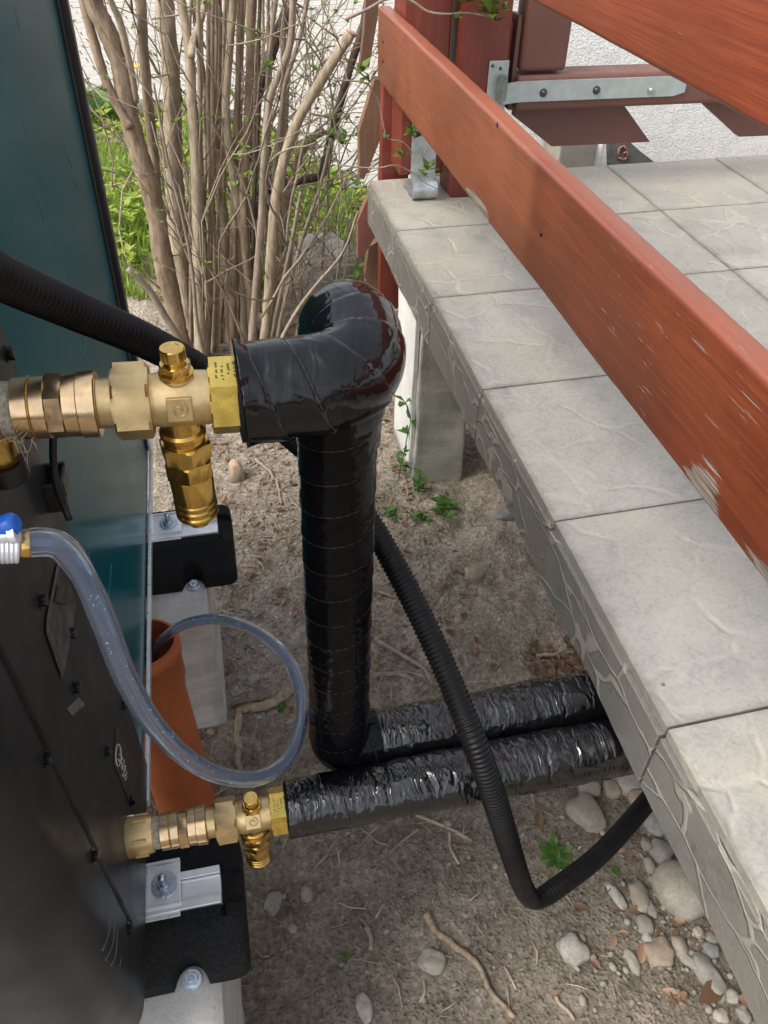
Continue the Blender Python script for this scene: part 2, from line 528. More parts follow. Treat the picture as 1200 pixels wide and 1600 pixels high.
def m_leaf(name, a, b, trans=0.35):
    t = MT(name, 0.45, spec=0.4)
    tn = t.attr('tone')
    t.color(t.ramp(tn, [(0.0, a), (1.0, b)]))
    tr = t.n.new('ShaderNodeBsdfTranslucent')
    t.l.new(t.ramp(tn, [(0.0, a), (1.0, b)]), tr.inputs[0])
    mx = t.n.new('ShaderNodeMixShader'); mx.inputs[0].default_value = trans
    t.l.new(t.b.outputs[0], mx.inputs[1]); t.l.new(tr.outputs[0], mx.inputs[2])
    t.l.new(mx.outputs[0], t.n['Material Output'].inputs[0])
    return t.m

def m_stone(name, a, b, sc=26):
    t = MT(name, 0.82, spec=0.25)
    o = t.co('World')
    r = t.rand()
    f = t.noise(o, sc, 6, 0.65); g = t.noise(o, sc*7, 4, 0.7)
    c = t.ramp(f, [(0.3, a), (0.68, b)])
    c = t.mix(t.ramp(g, [(0.35, 0.4), (0.55, 0.0)]), c, tuple(x*0.45 for x in a))
    c = t.mix(t.math('MULTIPLY', r, 0.5), c, (0.24, 0.20, 0.155))
    c = t.mix(t.ramp(t.noise(o, 55, 4, 0.7), [(0.5, 0.0), (0.68, 0.75)]), c, (0.22, 0.18, 0.14))
    t.color(c); t.bump(f, 0.35, 0.006).bump(g, 0.4, 0.002)
    return t.m

def m_concrete(name, a, b, board=False, bump=0.3):
    t = MT(name, 0.88, spec=0.25)
    o = t.co('World')
    f = t.noise(o, 9, 6, 0.65); g = t.noise(o, 130, 5, 0.7)
    c = t.ramp(f, [(0.3, a), (0.7, b)])
    c = t.mix(t.ramp(g, [(0.3, 0.35), (0.55, 0.0)]), c, tuple(x*0.6 for x in a))
    if board:
        s = t.noise(t.co('World', scale=(0.25, 0.25, 1)), 34, 3, 0.6)
        c = t.mix(t.ramp(s, [(0.4, 0.35), (0.6, 0.0)]), c, tuple(x*0.55 for x in a))
        t.bump(s, 0.3, 0.006)
    pit = t.ramp(t.voro(o, 95, 'F1'), [(0.0, 0.0), (0.13, 1.0)])
    c = t.mix(t.math('MULTIPLY', t.math('SUBTRACT', 1.0, pit), 0.5), c, tuple(x*0.5 for x in a))
    t.color(c); t.bump(g, bump, 0.003).bump(pit, bump, 0.002)
    return t.m

M = {}
M['soil'] = m_soil()
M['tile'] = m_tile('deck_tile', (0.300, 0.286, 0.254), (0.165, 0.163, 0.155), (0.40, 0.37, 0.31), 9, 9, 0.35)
M['fascia'] = m_tile('edge_tile', (0.150, 0.145, 0.128), (0.082, 0.081, 0.074), (0.31, 0.285, 0.235), 17, 6.5, 0.55, edge=True)  # base darkened: the casing's shadow is put into the edge tile colour
M['mortar'] = m_concrete('mortar', (0.14, 0.135, 0.12), (0.24, 0.23, 0.21))
M['pale_side'] = m_concrete('pale_concrete', (0.58, 0.57, 0.53), (0.74, 0.73, 0.69), bump=0.5)
M['pillar'] = m_concrete('pillar_concrete', (0.36, 0.35, 0.295), (0.52, 0.505, 0.43), board=True, bump=0.6)
M['block'] = m_concrete('footing_concrete', (0.50, 0.49, 0.46), (0.68, 0.67, 0.64), board=True, bump=0.5)
def m_stucco():
    t = MT('stucco', 0.9, spec=0.2)
    w = t.co('World')
    g = t.noise(w, 150, 3, 0.6); v = t.voro(w, 170, 'F1')
    t.color(t.ramp(g, [(0.3, (0.66, 0.65, 0.61)), (0.5, (0.86, 0.85, 0.81)), (0.7, (0.94, 0.93, 0.90))]))
    t.bump(g, 0.5, 0.006).bump(v, 0.4, 0.004)
    return t.m
M['stucco'] = m_stucco()
M['plinth'] = m_concrete('plinth_plaster', (0.24, 0.22, 0.18), (0.36, 0.34, 0.29), bump=0.6)
knots = [(at(1097, 762, X=0.44), 0.050, (1, 0.75, 0.9)), (at(742, 318, X=0.44), 0.045, (1, 0.30, 1.3)), (at(1198, 905, X=0.44), 0.026, (1, 0.3, 1.2)),
         (at(1092, 540, X=0.44), 0.0065, (1, 0.16, 1.9)), (at(1175, 628, X=0.44), 0.005, (1, 0.14, 1.9))]
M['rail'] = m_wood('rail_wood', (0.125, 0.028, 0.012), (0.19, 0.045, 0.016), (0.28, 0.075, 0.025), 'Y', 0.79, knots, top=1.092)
M['rail2'] = m_wood('upper_rail_wood', (0.17, 0.032, 0.015), (0.235, 0.047, 0.019), (0.32, 0.078, 0.03), 'Y', 0.0)
M['post'] = m_wood('post_wood', (0.14, 0.026, 0.017), (0.19, 0.036, 0.022), (0.25, 0.055, 0.03), 'Z', 0.1)
M['slat'] = m_wood('slat_wood', (0.15, 0.078, 0.046), (0.21, 0.115, 0.068), (0.28, 0.165, 0.105), 'Z', 0.2, rough=0.6)
M['slat_red'] = m_wood('slat_wood_red', (0.18, 0.068, 0.05), (0.25, 0.10, 0.075), (0.31, 0.14, 0.105), 'Z', 0.2, rough=0.55)
M['gate'] = m_simple('gate_paint', (0.15, 0.066, 0.052), 0.45, 0, 0.4, 0.05, 14, 0.06, 300)
M['galv'] = m_simple('galvanised_steel', (0.48, 0.50, 0.51), 0.42, 0.85, 0.5, 0.22, 26, 0.1, 120)
M['strap'] = m_simple('strap_steel', (0.40, 0.45, 0.435), 0.5, 0.4, 0.5, 0.07, 40, 0.06, 120)
M['pin'] = m_simple('pin_steel', (0.22, 0.24, 0.23), 0.45, 0.6, 0.5, 0.15, 60)
M['zinc'] = m_simple('zinc_plate', (0.78, 0.82, 0.86), 0.30, 0.5, 0.5, 0.06, 25)
M['washer'] = m_simple('washer_zinc', (0.52, 0.60, 0.68), 0.25, 0.85, 0.5, 0.06, 40)
M['alu'] = m_simple('aluminium_rail', (0.80, 0.82, 0.84), 0.36, 0.5, 0.5, 0.07, 40)
M['steel_dark'] = m_simple('bolt_steel', (0.10, 0.10, 0.10), 0.4, 0.8)
M['panel'] = m_simple('casing_grey', (0.025, 0.027, 0.0285), 0.38, 0.0, 0.18, 0.2, 7, 0.03, 500, 0.0006)
M['grip'] = m_simple('grip_plastic', (0.07, 0.066, 0.062), 0.5, 0, 0.4, 0.35, 60, 0.3, 200)
M['trim'] = m_simple('black_trim', (0.012, 0.013, 0.015), 0.33, 0, 0.5, 0.1)
M['plastic'] = m_simple('black_plastic', (0.012, 0.012, 0.013), 0.42, 0, 0.5, 0.1, 40)
M['screw'] = m_simple('black_screw', (0.010, 0.010, 0.011), 0.3, 0.3)
M['rubber'] = m_simple('granulate_rubber', (0.012, 0.0125, 0.013), 0.8, 0, 0.25, 0.5, 260, 1.0, 380, 0.004)
M['hose'] = m_simple('corrugated_black', (0.006, 0.006, 0.0065), 0.42, 0, 0.22, 0.2, 50)
M['tape'] = m_tape('black_tape', 0.09, 0.14, 0.42)
M['tape_dull'] = m_tape('black_film', 0.12, 0.5, 0.8)
M['tape_riser'] = m_tape('black_riser_tape', 0.08, 0.0, 0.12)
M['tape_edge'] = m_simple('tape_cut_edge', (0.045, 0.045, 0.048), 0.35, 0, 0.5, 0.3, 40)
M['foam'] = m_simple('black_foam', (0.013, 0.013, 0.014), 0.9, 0, 0.2, 0.2, 80, 0.4, 300)
M['brass'] = m_brass('brass_cast', (0.69, 0.51, 0.26), 0.38, 0.25, 0.14)
M['brass_bright'] = m_brass('brass_turned', (0.70, 0.46, 0.13), 0.2, 0.0, 0.06)
M['brass_yellow'] = m_brass('brass_yellow', (0.84, 0.62, 0.15), 0.26, 0.06, 0.05)
M['brass_gold'] = m_brass('brass_golden', (0.62, 0.39, 0.10), 0.22, 0.0, 0.1)
M['bronze'] = m_brass('brass_sleeve', (0.72, 0.52, 0.30), 0.2, 0.0, 0.12)
M['hemp'] = m_simple('hemp_fibre', (0.50, 0.44, 0.33), 0.9, 0, 0.2, 0.3, 300)
M['blue'] = m_simple('blue_plastic', (0.01, 0.11, 0.50), 0.35, 0, 0.5, 0.05)
M['orange'] = m_simple('orange_pvc', (0.44, 0.118, 0.04), 0.42, 0, 0.45, 0.14, 9, 0.05, 40)
M['pvc_white'] = m_simple('white_pvc', (0.72, 0.72, 0.70), 0.4)
M['dark_slab'] = m_simple('dark_slab', (0.13, 0.135, 0.125), 0.8, 0, 0.3, 0.2, 20, 0.3, 80)
M['red_paint'] = m_simple('red_mark', (0.36, 0.14, 0.125), 0.8)
M['white_print'] = m_simple('pale_print', (0.55, 0.53, 0.48), 0.5, 0, 0.4, 0.02)
M['plate'] = m_simple('name_plate', (0.020, 0.019, 0.018), 0.3, 0, 0.5, 0.05)
M['scuff'] = m_simple('pale_scuff', (0.10, 0.20, 0.22), 0.6, 0, 0.3, 0.1)
M['sticker'] = m_simple('grey_sticker', (0.13, 0.13, 0.125), 0.5, 0, 0.4, 0.2, 80)
M['bark'] = m_bark('bark_grey', (0.14, 0.108, 0.075), (0.36, 0.29, 0.205), (0.53, 0.45, 0.34))
M['bark2'] = m_bark('bark_brown', (0.10, 0.07, 0.048), (0.28, 0.208, 0.145), (0.42, 0.335, 0.245))
M['bark_dark'] = m_bark('bark_dark', (0.05, 0.034, 0.026), (0.105, 0.075, 0.058), (0.17, 0.13, 0.10))
M['twig'] = m_bark('twig_bark', (0.19, 0.145, 0.105), (0.31, 0.25, 0.19), (0.42, 0.35, 0.28))
M['cut'] = m_simple('cut_wood', (0.45, 0.30, 0.20), 0.8, 0, 0.2, 0.15, 60)
M['straw'] = m_simple('dry_straw', (0.33, 0.27, 0.20), 0.9, 0, 0.2, 0.3, 30)
M['leaf'] = m_leaf('spring_leaf', (0.07, 0.13, 0.018), (0.17, 0.24, 0.04))
M['grass'] = m_leaf('grass_blade', (0.13, 0.25, 0.03), (0.36, 0.45, 0.09), 0.45)
M['cover'] = m_leaf('cover_leaf', (0.16, 0.27, 0.03), (0.42, 0.47, 0.07), 0.45)
M['weed'] = m_leaf('weed_leaf', (0.045, 0.12, 0.022), (0.11, 0.21, 0.04))
M['dead'] = m_leaf('dead_leaf', (0.13, 0.075, 0.045), (0.27, 0.165, 0.105), 0.15)
M['yellow'] = m_simple('yellow_petal', (0.75, 0.55, 0.02), 0.5)
M['stone'] = m_stone('river_stone', (0.20, 0.185, 0.155), (0.34, 0.315, 0.265))
M['stone_pale'] = m_stone('pale_stone', (0.29, 0.28, 0.25), (0.43, 0.41, 0.37))
M['stone_grey'] = m_stone('grey_stone', (0.16, 0.163, 0.158), (0.28, 0.283, 0.27))
M['stone_warm'] = m_stone('brown_stone', (0.25, 0.195, 0.14), (0.40, 0.32, 0.24))
M['paver'] = m_simple('pale_paver', (0.36, 0.34, 0.305), 0.85, 0, 0.2, 0.1, 9, 0.2, 90)
M['paver_sand'] = m_simple('paver_bed', (0.09, 0.085, 0.07), 0.9, 0, 0.2, 0.15, 30)
def m_teal():
    t = MT('teal_lacquer', 0.3, spec=0.035)
    o = t.co('World')
    t.color(t.ramp(t.noise(o, 1.6, 3), [(0.3, (0.001, 0.076, 0.095)), (0.7, (0.003, 0.095, 0.117))]))
    t.rough(t.ramp(t.noise(o, 3, 2), [(0.3, 0.17), (0.7, 0.24)]))
    return t.m
M['teal'] = m_teal()
def m_clear():
    t = MT('clear_pvc', 0.06, spec=0.5)
    t.color((0.70, 0.80, 0.96))
    t.b.inputs['Transmission Weight'].default_value = 0.94
    t.b.inputs['IOR'].default_value = 1.32
    return t.m
M['clear'] = m_clear()
def m_water():
    t = MT('hose_water', 0.02, spec=0.5)
    t.color((0.70, 0.78, 0.92))
    t.b.inputs['Transmission Weight'].default_value = 0.85
    t.b.inputs['IOR'].default_value = 1.2
    return t.m
M['water'] = m_water()
def m_bubble():
    t = MT('bubble', 0.1, spec=0.8); t.color((0.85, 0.88, 0.92)); return t.m
M['bubble'] = m_bubble()

# ================================================================ THE SETTING
def smooth(a, b, x):
    t = min(1, max(0, (x-a)/(b-a))); return t*t*(3-2*t)

def gz(x, y):
    """height of the soil"""
    z = 0.10*smooth(2.7, 3.4, y) if x < 2 else 0.0
    rough = 0.45 + 0.55*smooth(0.75, 1.15, y)
    z += 0.022*n3(x*2.3, y*2.3, 1.7)
    if -1.2 < x < 2 and y < 4:
        z += rough*(0.010*fbm(x*9, y*9, 3.1, 3) + 0.006*abs(n3(x*31, y*31, 5.5)) + 0.0035*n3(x*75, y*75, 8.8))
        z += 0.030*smooth(0.12, 0.36, x)*smooth(0.75, 1.0, y)*(1 - smooth(1.5, 1.9, y))*(0.4 + fbm(x*7, y*7, 6.1, 4))
    return z

def axis_pts(spans):
    out = []
    for a, b, st in spans:
        out += list(np.arange(a, b, st))
    return out
xs = axis_pts([(-40, -6, 4.0), (-6, -1.2, 0.4), (-1.2, -0.45, 0.05), (-0.45, 1.0, 0.008), (1.0, 2.0, 0.05), (2.0, 6, 0.5), (6, 41, 5)])
ys = axis_pts([(-20, -1, 2.0), (-1, 0.25, 0.1), (0.25, 2.3, 0.008), (2.3, 3.6, 0.025), (3.6, 6, 0.15), (6, 14, 1.0), (14, 61, 5)])
GV = [(x, y, gz(x, y)) for y in ys for x in xs]
nx = len(xs)
GF = [(j*nx+i, j*nx+i+1, (j+1)*nx+i+1, (j+1)*nx+i) for j in range(len(ys)-1) for i in range(nx-1)]
ground = mk('ground', (GV, GF), M['soil'])
tag(ground, 'brown bare soil with crumbs between the casing and the terrace', kind='structure')

# ---- paved yard behind the shrub, each near paver its own piece
yard = mk('pavement', prism([(-7, 5.62, 0.085), (-0.75, 5.35, 0.085), (0.0, 4.95, 0.085), (0.5, 4.25, 0.085), (0.62, 3.72, 0.085), (0.9, 3.2, 0.085), (2.2, 2.75, 0.085), (9, 2.75, 0.085),
                             (9, 40, 0.085), (-7, 40, 0.085)], (0, 0, 0.04)), M['paver_sand'], smooth=False)
tag(yard, 'pale sunlit block paving behind the shrub', kind='structure')
def in_yard(x, y):
    pts = [(-7, 5.62), (-0.75, 5.35), (0.0, 4.95), (0.5, 4.25), (0.62, 3.72), (0.9, 3.2)]
    yy = np.interp(x, [p[0] for p in pts], [p[1] for p in pts])
    return y > yy + 0.12 and x < 3
pv, pf_ = box(-0.103, 0.103, -0.053, 0.053, 0, 0.012)
pme = mk('paver', (pv, pf_), M['paver'], yard, smooth=False, bevel=(0.006, 1))
first = True
cand = []
ca, sa = math.cos(R(14)), math.sin(R(14))
for i in range(-40, 40):
    for j in range(-10, 90):
        lx, ly = (i + 0.5*(j % 2))*0.214, j*0.114
        x, y = lx*ca - ly*sa + 0.3, lx*sa + ly*ca + 3.6
        if in_yard(x, y) and 3.2 < y < 13:
            q = Vector((x, y, 0.13)) - Vector((0, 0, CAMZ))
            dz = q.x*RX[2] + q.y*RY[2] + q.z*RZ[2]
            u = 600 + FPX*(q.x*RX[0] + q.y*RY[0] + q.z*RZ[0])/dz
            v = 800 + FPX*(q.x*RX[1] + q.y*RY[1] + q.z*RZ[1])/dz
            if 90 < u < 640 and -30 < v < 330:
                cand.append((dz, x, y))
cand.sort()
rest = []
for k, (dz, x, y) in enumerate(cand):
    zz = 0.1252 + random.uniform(-0.002, 0.002)
    if k < 290:
        o = pme if first else pme.copy()
        if not first:
            COL.objects.link(o)
        first = False
        o.location = Vector((x, y, zz)) - WLOC[yard.name]
        o.rotation_euler = (random.uniform(-0.01, 0.01), random.uniform(-0.01, 0.01), R(14) + random.uniform(-0.01, 0.01))
    else:
        V8 = [(x + a*ca - b*sa, y + a*sa + b*ca, zz + c) for a, b, c in pv]
        rest.append((V8, pf_))
if rest:
    o = mk('paver_field', join(*rest), M['paver'], yard, smooth=False); tag(o, kind='stuff')

# ---- terrace: slab, floor tiles, edge tiles, pillar
DX, DT, FB, PITCH, SHEAR = 0.422, 0.694, 0.590, 0.3433, 0.027
deck = empty('terrace', (1.4, 0.8, 0.5), 'raised concrete terrace with grey stone-pattern tiles on the right', 'terrace')
sl = [(0.43, -0.7), (2.6, -0.7), (2.6, 2.13+0.06), (0.43, 2.125)]
slab = mk('slab', prism([(x, y, 0.585) for x, y in sl], (0, 0, 0.094)), M['mortar'], deck, smooth=False)
for i in range(6):
    for j in range(-4, 5):
        x0 = DX + i*PITCH*0.992; x1 = x0 + PITCH*0.992
        y0 = 0.420 + j*PITCH; y1 = y0 + PITCH
        if j == 4: y1 = 2.13
        g = 0.0016
        dz = random.uniform(-0.0006, 0.0006)
        a0, a1 = x0 + (g if i else -0.001), x1 - g
        pts = [(a0, y0 + g + SHEAR*(a0-DX)), (a1, y0 + g + SHEAR*(a1-DX)), (a1, y1 - g + SHEAR*(a1-DX)), (a0, y1 - g + SHEAR*(a0-DX))]
        mk('floor_tile', prism([(x, y, 0.680) for x, y in pts], (0, 0, DT - 0.680 + dz)), M['tile'], deck, smooth=False, bevel=(0.0018, 2))
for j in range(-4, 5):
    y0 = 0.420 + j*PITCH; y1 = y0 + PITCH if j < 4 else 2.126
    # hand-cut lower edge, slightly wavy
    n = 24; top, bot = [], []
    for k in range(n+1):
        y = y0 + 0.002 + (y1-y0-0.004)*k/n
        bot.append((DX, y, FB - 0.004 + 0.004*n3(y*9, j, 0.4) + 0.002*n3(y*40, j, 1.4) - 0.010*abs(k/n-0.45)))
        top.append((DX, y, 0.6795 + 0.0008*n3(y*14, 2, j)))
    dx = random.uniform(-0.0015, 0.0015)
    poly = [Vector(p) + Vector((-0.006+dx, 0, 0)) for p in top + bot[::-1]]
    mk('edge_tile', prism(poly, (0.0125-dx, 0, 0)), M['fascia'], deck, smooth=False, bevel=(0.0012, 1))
# end wall tiles towards the yard
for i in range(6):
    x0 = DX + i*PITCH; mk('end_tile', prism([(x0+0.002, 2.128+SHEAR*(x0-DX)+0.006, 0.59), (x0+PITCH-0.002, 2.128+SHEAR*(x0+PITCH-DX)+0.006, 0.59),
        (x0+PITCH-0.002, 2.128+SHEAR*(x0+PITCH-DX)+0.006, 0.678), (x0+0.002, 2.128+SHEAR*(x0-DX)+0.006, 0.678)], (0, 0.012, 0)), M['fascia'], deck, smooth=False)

def rough_box(x0, x1, y0, y1, z0, z1, amp, n=14, taper=0.0):
    bm = bmesh.new()
    bmesh.ops.create_cube(bm, size=1)
    bmesh.ops.subdivide_edges(bm, edges=bm.edges, cuts=n, use_grid_fill=True)
    for v in bm.verts:
        x = x0 + (v.co.x+.5)*(x1-x0); y = y0 + (v.co.y+.5)*(y1-y0); z = z0 + (v.co.z+.5)*(z1-z0)
        t = 1 + taper*(0.5 - (v.co.z+.5))
        cx, cy = (x0+x1)/2, (y0+y1)/2
        x, y = cx + (x-cx)*t, cy + (y-cy)*t
        nn = Vector((n3(x*11, y*11, z*11), n3(x*11+9, y*11, z*11), n3(x*11, y*11+7, z*11))) + 0.5*Vector((n3(x*40, y*40, z*40), n3(x*40+9, y*40, z*40), n3(x*40, y*40+7, z*40)))
        v.co = Vector((x, y, z)) + nn*amp
    V = [tuple(v.co) for v in bm.verts]; bm.verts.index_update()
    F = [tuple(v.index for v in f.verts) for f in bm.faces]
    bm.free()
    return V, F
pillar = empty('pillar', (0.53, 1.77, 0), 'rough concrete pillar with paler side under the terrace edge', 'pillar')
mk('shaft', rough_box(0.464, 0.60, 1.675, 1.90, -0.03, 0.60, 0.006, 18, 0.08), M['pillar'], pillar)
mk('pale_side', rough_box(0.452, 0.4625, 1.69, 1.885, 0.035, 0.59, 0.003, 14, 0.04), M['pale_side'], pillar)  # paler layer on the left side of the shaft

# ---- house wall beyond the terrace
WY = 2.75
bm = bmesh.new(); bmesh.ops.create_grid(bm, x_segments=150, y_segments=110, size=0.5)
WV = []
for v in bm.verts:
    x = 0.93 + (v.co.x+.5)*3.2; z = -0.02 + (v.co.y+.5)*2.4
    WV.append((x, WY + 0.002*n3(x*60, z*60, 2.2) + 0.002*n3(x*130, z*130, 1), z))
bm.verts.index_update(); WF = [tuple(v.index for v in f.verts) for f in bm.faces]; bm.free()
wall = empty('house_wall', (2.5, WY, 0), 'white rough-cast house wall behind the gate', 'wall')
mk('stucco_face', (WV, WF), M['stucco'], wall)
mk('masonry', box(0.93, 4.13, WY+0.012, WY+0.35, -0.02, 2.38), M['plinth'], wall, smooth=False)

# ================================================================ RAILING, POSTS, GATE
rail = empty('terrace_railing', (0.5, 1.2, 0.694), 'flaking reddish-brown wooden railing along the terrace edge', 'railing')
def board(name, x0, x1, y0, y1, z0, z1, mat, parent, bev=0.007, wav=0.0015):
    n = 120
    prof = []
    k = 4
    for (cx, cz, a0) in ((x1-bev, z1-bev, 0), (x0+bev, z1-bev, 90), (x0+bev, z0+bev, 180), (x1-bev, z0+bev, 270)):
        for i in range(k+1):
            a = R(a0 + 90*i/k); prof.append((cx + bev*math.cos(a), cz + bev*math.sin(a)))
    m = len(prof); V, F = [], []
    for j in range(n+1):
        y = y0 + (y1-y0)*j/n
        for (x, z) in prof:
            V.append((x + wav*n3(y*3, z*5, 1), y, z + wav*n3(y*4, x*7, 6) + 0.0006*n3(y*60, x*30, z*30)))
    for j in range(n):
        for i in range(m):
            i2 = (i+1) % m
            F.append((j*m+i, (j+1)*m+i, (j+1)*m+i2, j*m+i2))
    F.append(tuple(range(m))); F.append(tuple(n*m + i for i in range(m))[::-1])
    return mk(name, (V, F), mat, parent, auto=40)
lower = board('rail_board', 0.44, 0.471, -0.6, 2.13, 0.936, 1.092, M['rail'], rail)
upper = board('rail_board', 0.44, 0.471, -0.6, 2.13, 1.258, 1.414, M['rail2'], rail)
# screw heads sunk into the lower board
for (u, v) in ((638, 142), (598, 65), (598, 96), (777, 195), (845, 365)):
    p = at(u, v, X=0.4395); mk('screw_hole', lathe(p, (1, 0, 0), [(-0.0004, 0.004), (0.0006, 0.0035)], 10), M['screw'], lower)
postA = mk('post', box(0.474, 0.585, 2.005, 2.115, 0.745, 1.75), M['post'], rail, bevel=(0.006, 2))
# galvanised post shoe: plate on the tiles, rolled front, upright strap
def shoe(parent):
    x0, x1 = 0.500, 0.563
    yb = 1.995
    pts = [(yb+0.075, 0.697), (1.985, 0.697)]
    for k in range(9):
        a = R(-90 - 18*k); pts.append((1.985 + 0.021*math.cos(a), 0.718 + 0.021*math.sin(a)))
    pts += [(1.998, 0.742), (2.0, 0.80), (2.0, 0.93)]
    V, F = [], []
    th = 0.0045
    m = len(pts)
    nrm = []
    for i in range(m):
        a = pts[max(0, i-1)]; b = pts[min(m-1, i+1)]
        d = Vector((b[0]-a[0], b[1]-a[1])).normalized(); nrm.append((-d.y, d.x))
    for (y, z), (ny, nz) in zip(pts, nrm):
        for s, x in ((0, x0), (0, x1), (1, x1), (1, x0)):
            V.append((x, y + ny*th*s, z + nz*th*s))
    for i in range(m-1):
        for k in range(4):
            k2 = (k+1) % 4
            F.append((i*4+k, i*4+k2, (i+1)*4+k2, (i+1)*4+k))
    F += [(3, 2, 1, 0), tuple((m-1)*4 + k for k in range(4))]
    s = mk('post_shoe', (V, F), M['galv'], parent, auto=30)
    for (u, v) in ((662, 205), (666, 235)):
        p = at(u, v, Y=1.9995)
        mk('bolt_head', join(lathe(p, (0, -1, 0), [(0, 0.011), (0.002, 0.011)], 20), hexnut(p, (0, -1, 0), 0.002, 0.008, 0.0075)), M['galv'], s, auto=30)
    p = at(677, 251, Y=1.9985)
    mk('bolt_hole', lathe(p, (0, -1, 0), [(-0.001, 0.0055), (0.0005, 0.0055)], 16), M['screw'], s)
shoe(rail)

gpost = empty('gate_post', (0.66, 2.02, 0.694), 'dark red gate post standing on the tiles with steel hinge plate', 'post')
mk('shaft', box(0.601, 0.716, 1.974, 2.085, 0.6945, 1.75), M['post'], gpost, bevel=(0.005, 2))
mk('cover_strip', box(0.7175, 0.735, 2.01, 2.075, 0.72, 1.075), M['post'], gpost, bevel=(0.004, 2))
c0, c1 = at(765, 95, Y=1.972), at(788, 165, Y=1.972)
hp = mk('hinge_plate', box(c0.x, c1.x, 1.9685, 1.9725, c1.z-0.02, c0.z), M['strap'], gpost, smooth=False, bevel=(0.001, 1))
for (u, v) in ((770, 103), (782, 107)):
    p = at(u, v, Y=1.9684); mk('screw_head', lathe(p, (0, -1, 0), [(0, 0.004), (0.0012, 0.0032)], 14), M['steel_dark'], hp)
k0 = at(782, 157, Y=1.955); k1 = at(782, 122, Y=1.955)
mk('hinge_pin', lathe(k0, (0, 0, 1), [(0, 0.0125), (k1.z-k0.z, 0.0125), (k1.z-k0.z, 0.008), (k1.z-k0.z+0.006, 0.008)], 24), M['pin'], gpost, auto=40)

gate = empty('gate', (1.2, 2.0, 0.83), 'dark brown painted steel gate with galvanised strap hinge', 'gate')
GY = 1.975
a, b = at(815, 0, Y=GY+0.05), at(898, 112, Y=GY+0.0)
mk('upright', box(0.752, 0.866, GY+0.005, GY+0.075, at(860, 112, Y=GY+0.005).z, 1.75), M['gate'], gate, bevel=(0.012, 3))
zt, zb = at(850, 118, Y=GY).z, at(850, 173, Y=GY).z
mk('crossbar', box(0.748, 2.3, GY, GY+0.085, zb, zt), M['gate'], gate, bevel=(0.011, 3))
mk('edge_flange', box(0.738, 0.7475, GY+0.02, GY+0.07, at(815, 175, Y=GY).z, 1.09), M['gate'], gate, smooth=False)
# slats with slanted ends hanging below the crossbar
sy = GY + 0.055
def slat(name, pix, y, th, mat, parent, bev=0.0015):
    return mk(name, prism([at(u, v, Y=y) for u, v in pix][::-1], (0, th, 0)), mat, parent, smooth=False, bevel=(bev, 2))
slat('slat', [(806, 150), (965, 150), (1016, 222), (862, 229), (803, 182)], sy, 0.022, M['gate'], gate)
slat('slat', [(1085, 150), (1330, 140), (1390, 205), (1155, 214)], sy, 0.022, M['gate'], gate)
# strap
s0, s1 = at(800, 160, Y=GY-0.004), at(800, 128, Y=GY-0.004)
V, F = [], []
path = [(0.700, GY-0.012), (0.708, GY-0.020), (0.722, GY-0.016), (0.745, GY-0.0075), (0.765, GY-0.0055), (1.155, GY-0.0055), (1.185, GY-0.0055)]
for i, (x, y) in enumerate(path):
    e = 0.008 if i == len(path)-1 else 0.0
    for zz, yy in ((s0.z+e, y), (s1.z-e, y), (s1.z-e, y+0.005), (s0.z+e, y+0.005)):
        V.append((x, yy, zz))
for i in range(len(path)-1):
    for k in range(4): F.append((i*4+k, i*4+(k+1) % 4, (i+1)*4+(k+1) % 4, (i+1)*4+k))
F += [(3, 2, 1, 0), tuple((len(path)-1)*4+k for k in range(4))]
st = mk('strap', (V, F), M['strap'], gate, auto=30)
for (u, v, mm) in ((849, 145, 'steel_dark'), (932, 141, 'steel_dark'), (1017, 141, 'galv')):
    p = at(u, v, Y=GY-0.006)
    mk('bolt_head', join(lathe(p, (0, -1, 0), [(0, 0.0095), (0.0015, 0.0095)], 20), lathe(p, (0, -1, 0), [(0.0015, 0.007), (0.004, 0.0065), (0.006, 0.004)], 16)), M[mm], st, auto=40)

# fence of slanted boards at the far left corner of the terrace
fence = empty('slat_fence', (0.47, 2.22, 0), 'weathered brown slanted fence boards at the far terrace corner', 'fence')
slat('board', [(575, -60), (598, -60), (590, 30), (577, 106), (562, 107), (569, 45)], 2.24, 0.024, M['slat'], fence)
slat('board', [(586, 122), (609, 132), (609, 152), (592, 225), (569, 281), (561, 279), (561, 205)], 2.22, 0.026, M['slat'], fence)
slat('board', [(582, 292), (592, 330), (586, 371), (564, 406), (559, 403), (559, 345)], 2.20, 0.026, M['slat_red'], fence)
slat('board', [(594, 250), (604, 205), (625, 235), (628, 290), (592, 290)], 2.19, 0.022, M['slat'], fence)
mk('fence_post', box(0.458, 0.535, 2.155, 2.185, 0.30, 0.93), M['post'], fence, bevel=(0.004, 2))
mk('post_base', box(0.452, 0.545, 2.145, 2.215, -0.02, 0.30), M['plinth'], fence, smooth=False)
slat('board', [(576, 385), (590, 378), (592, 455), (580, 460), (570, 430)], 2.25, 0.03, M['slat'], fence)

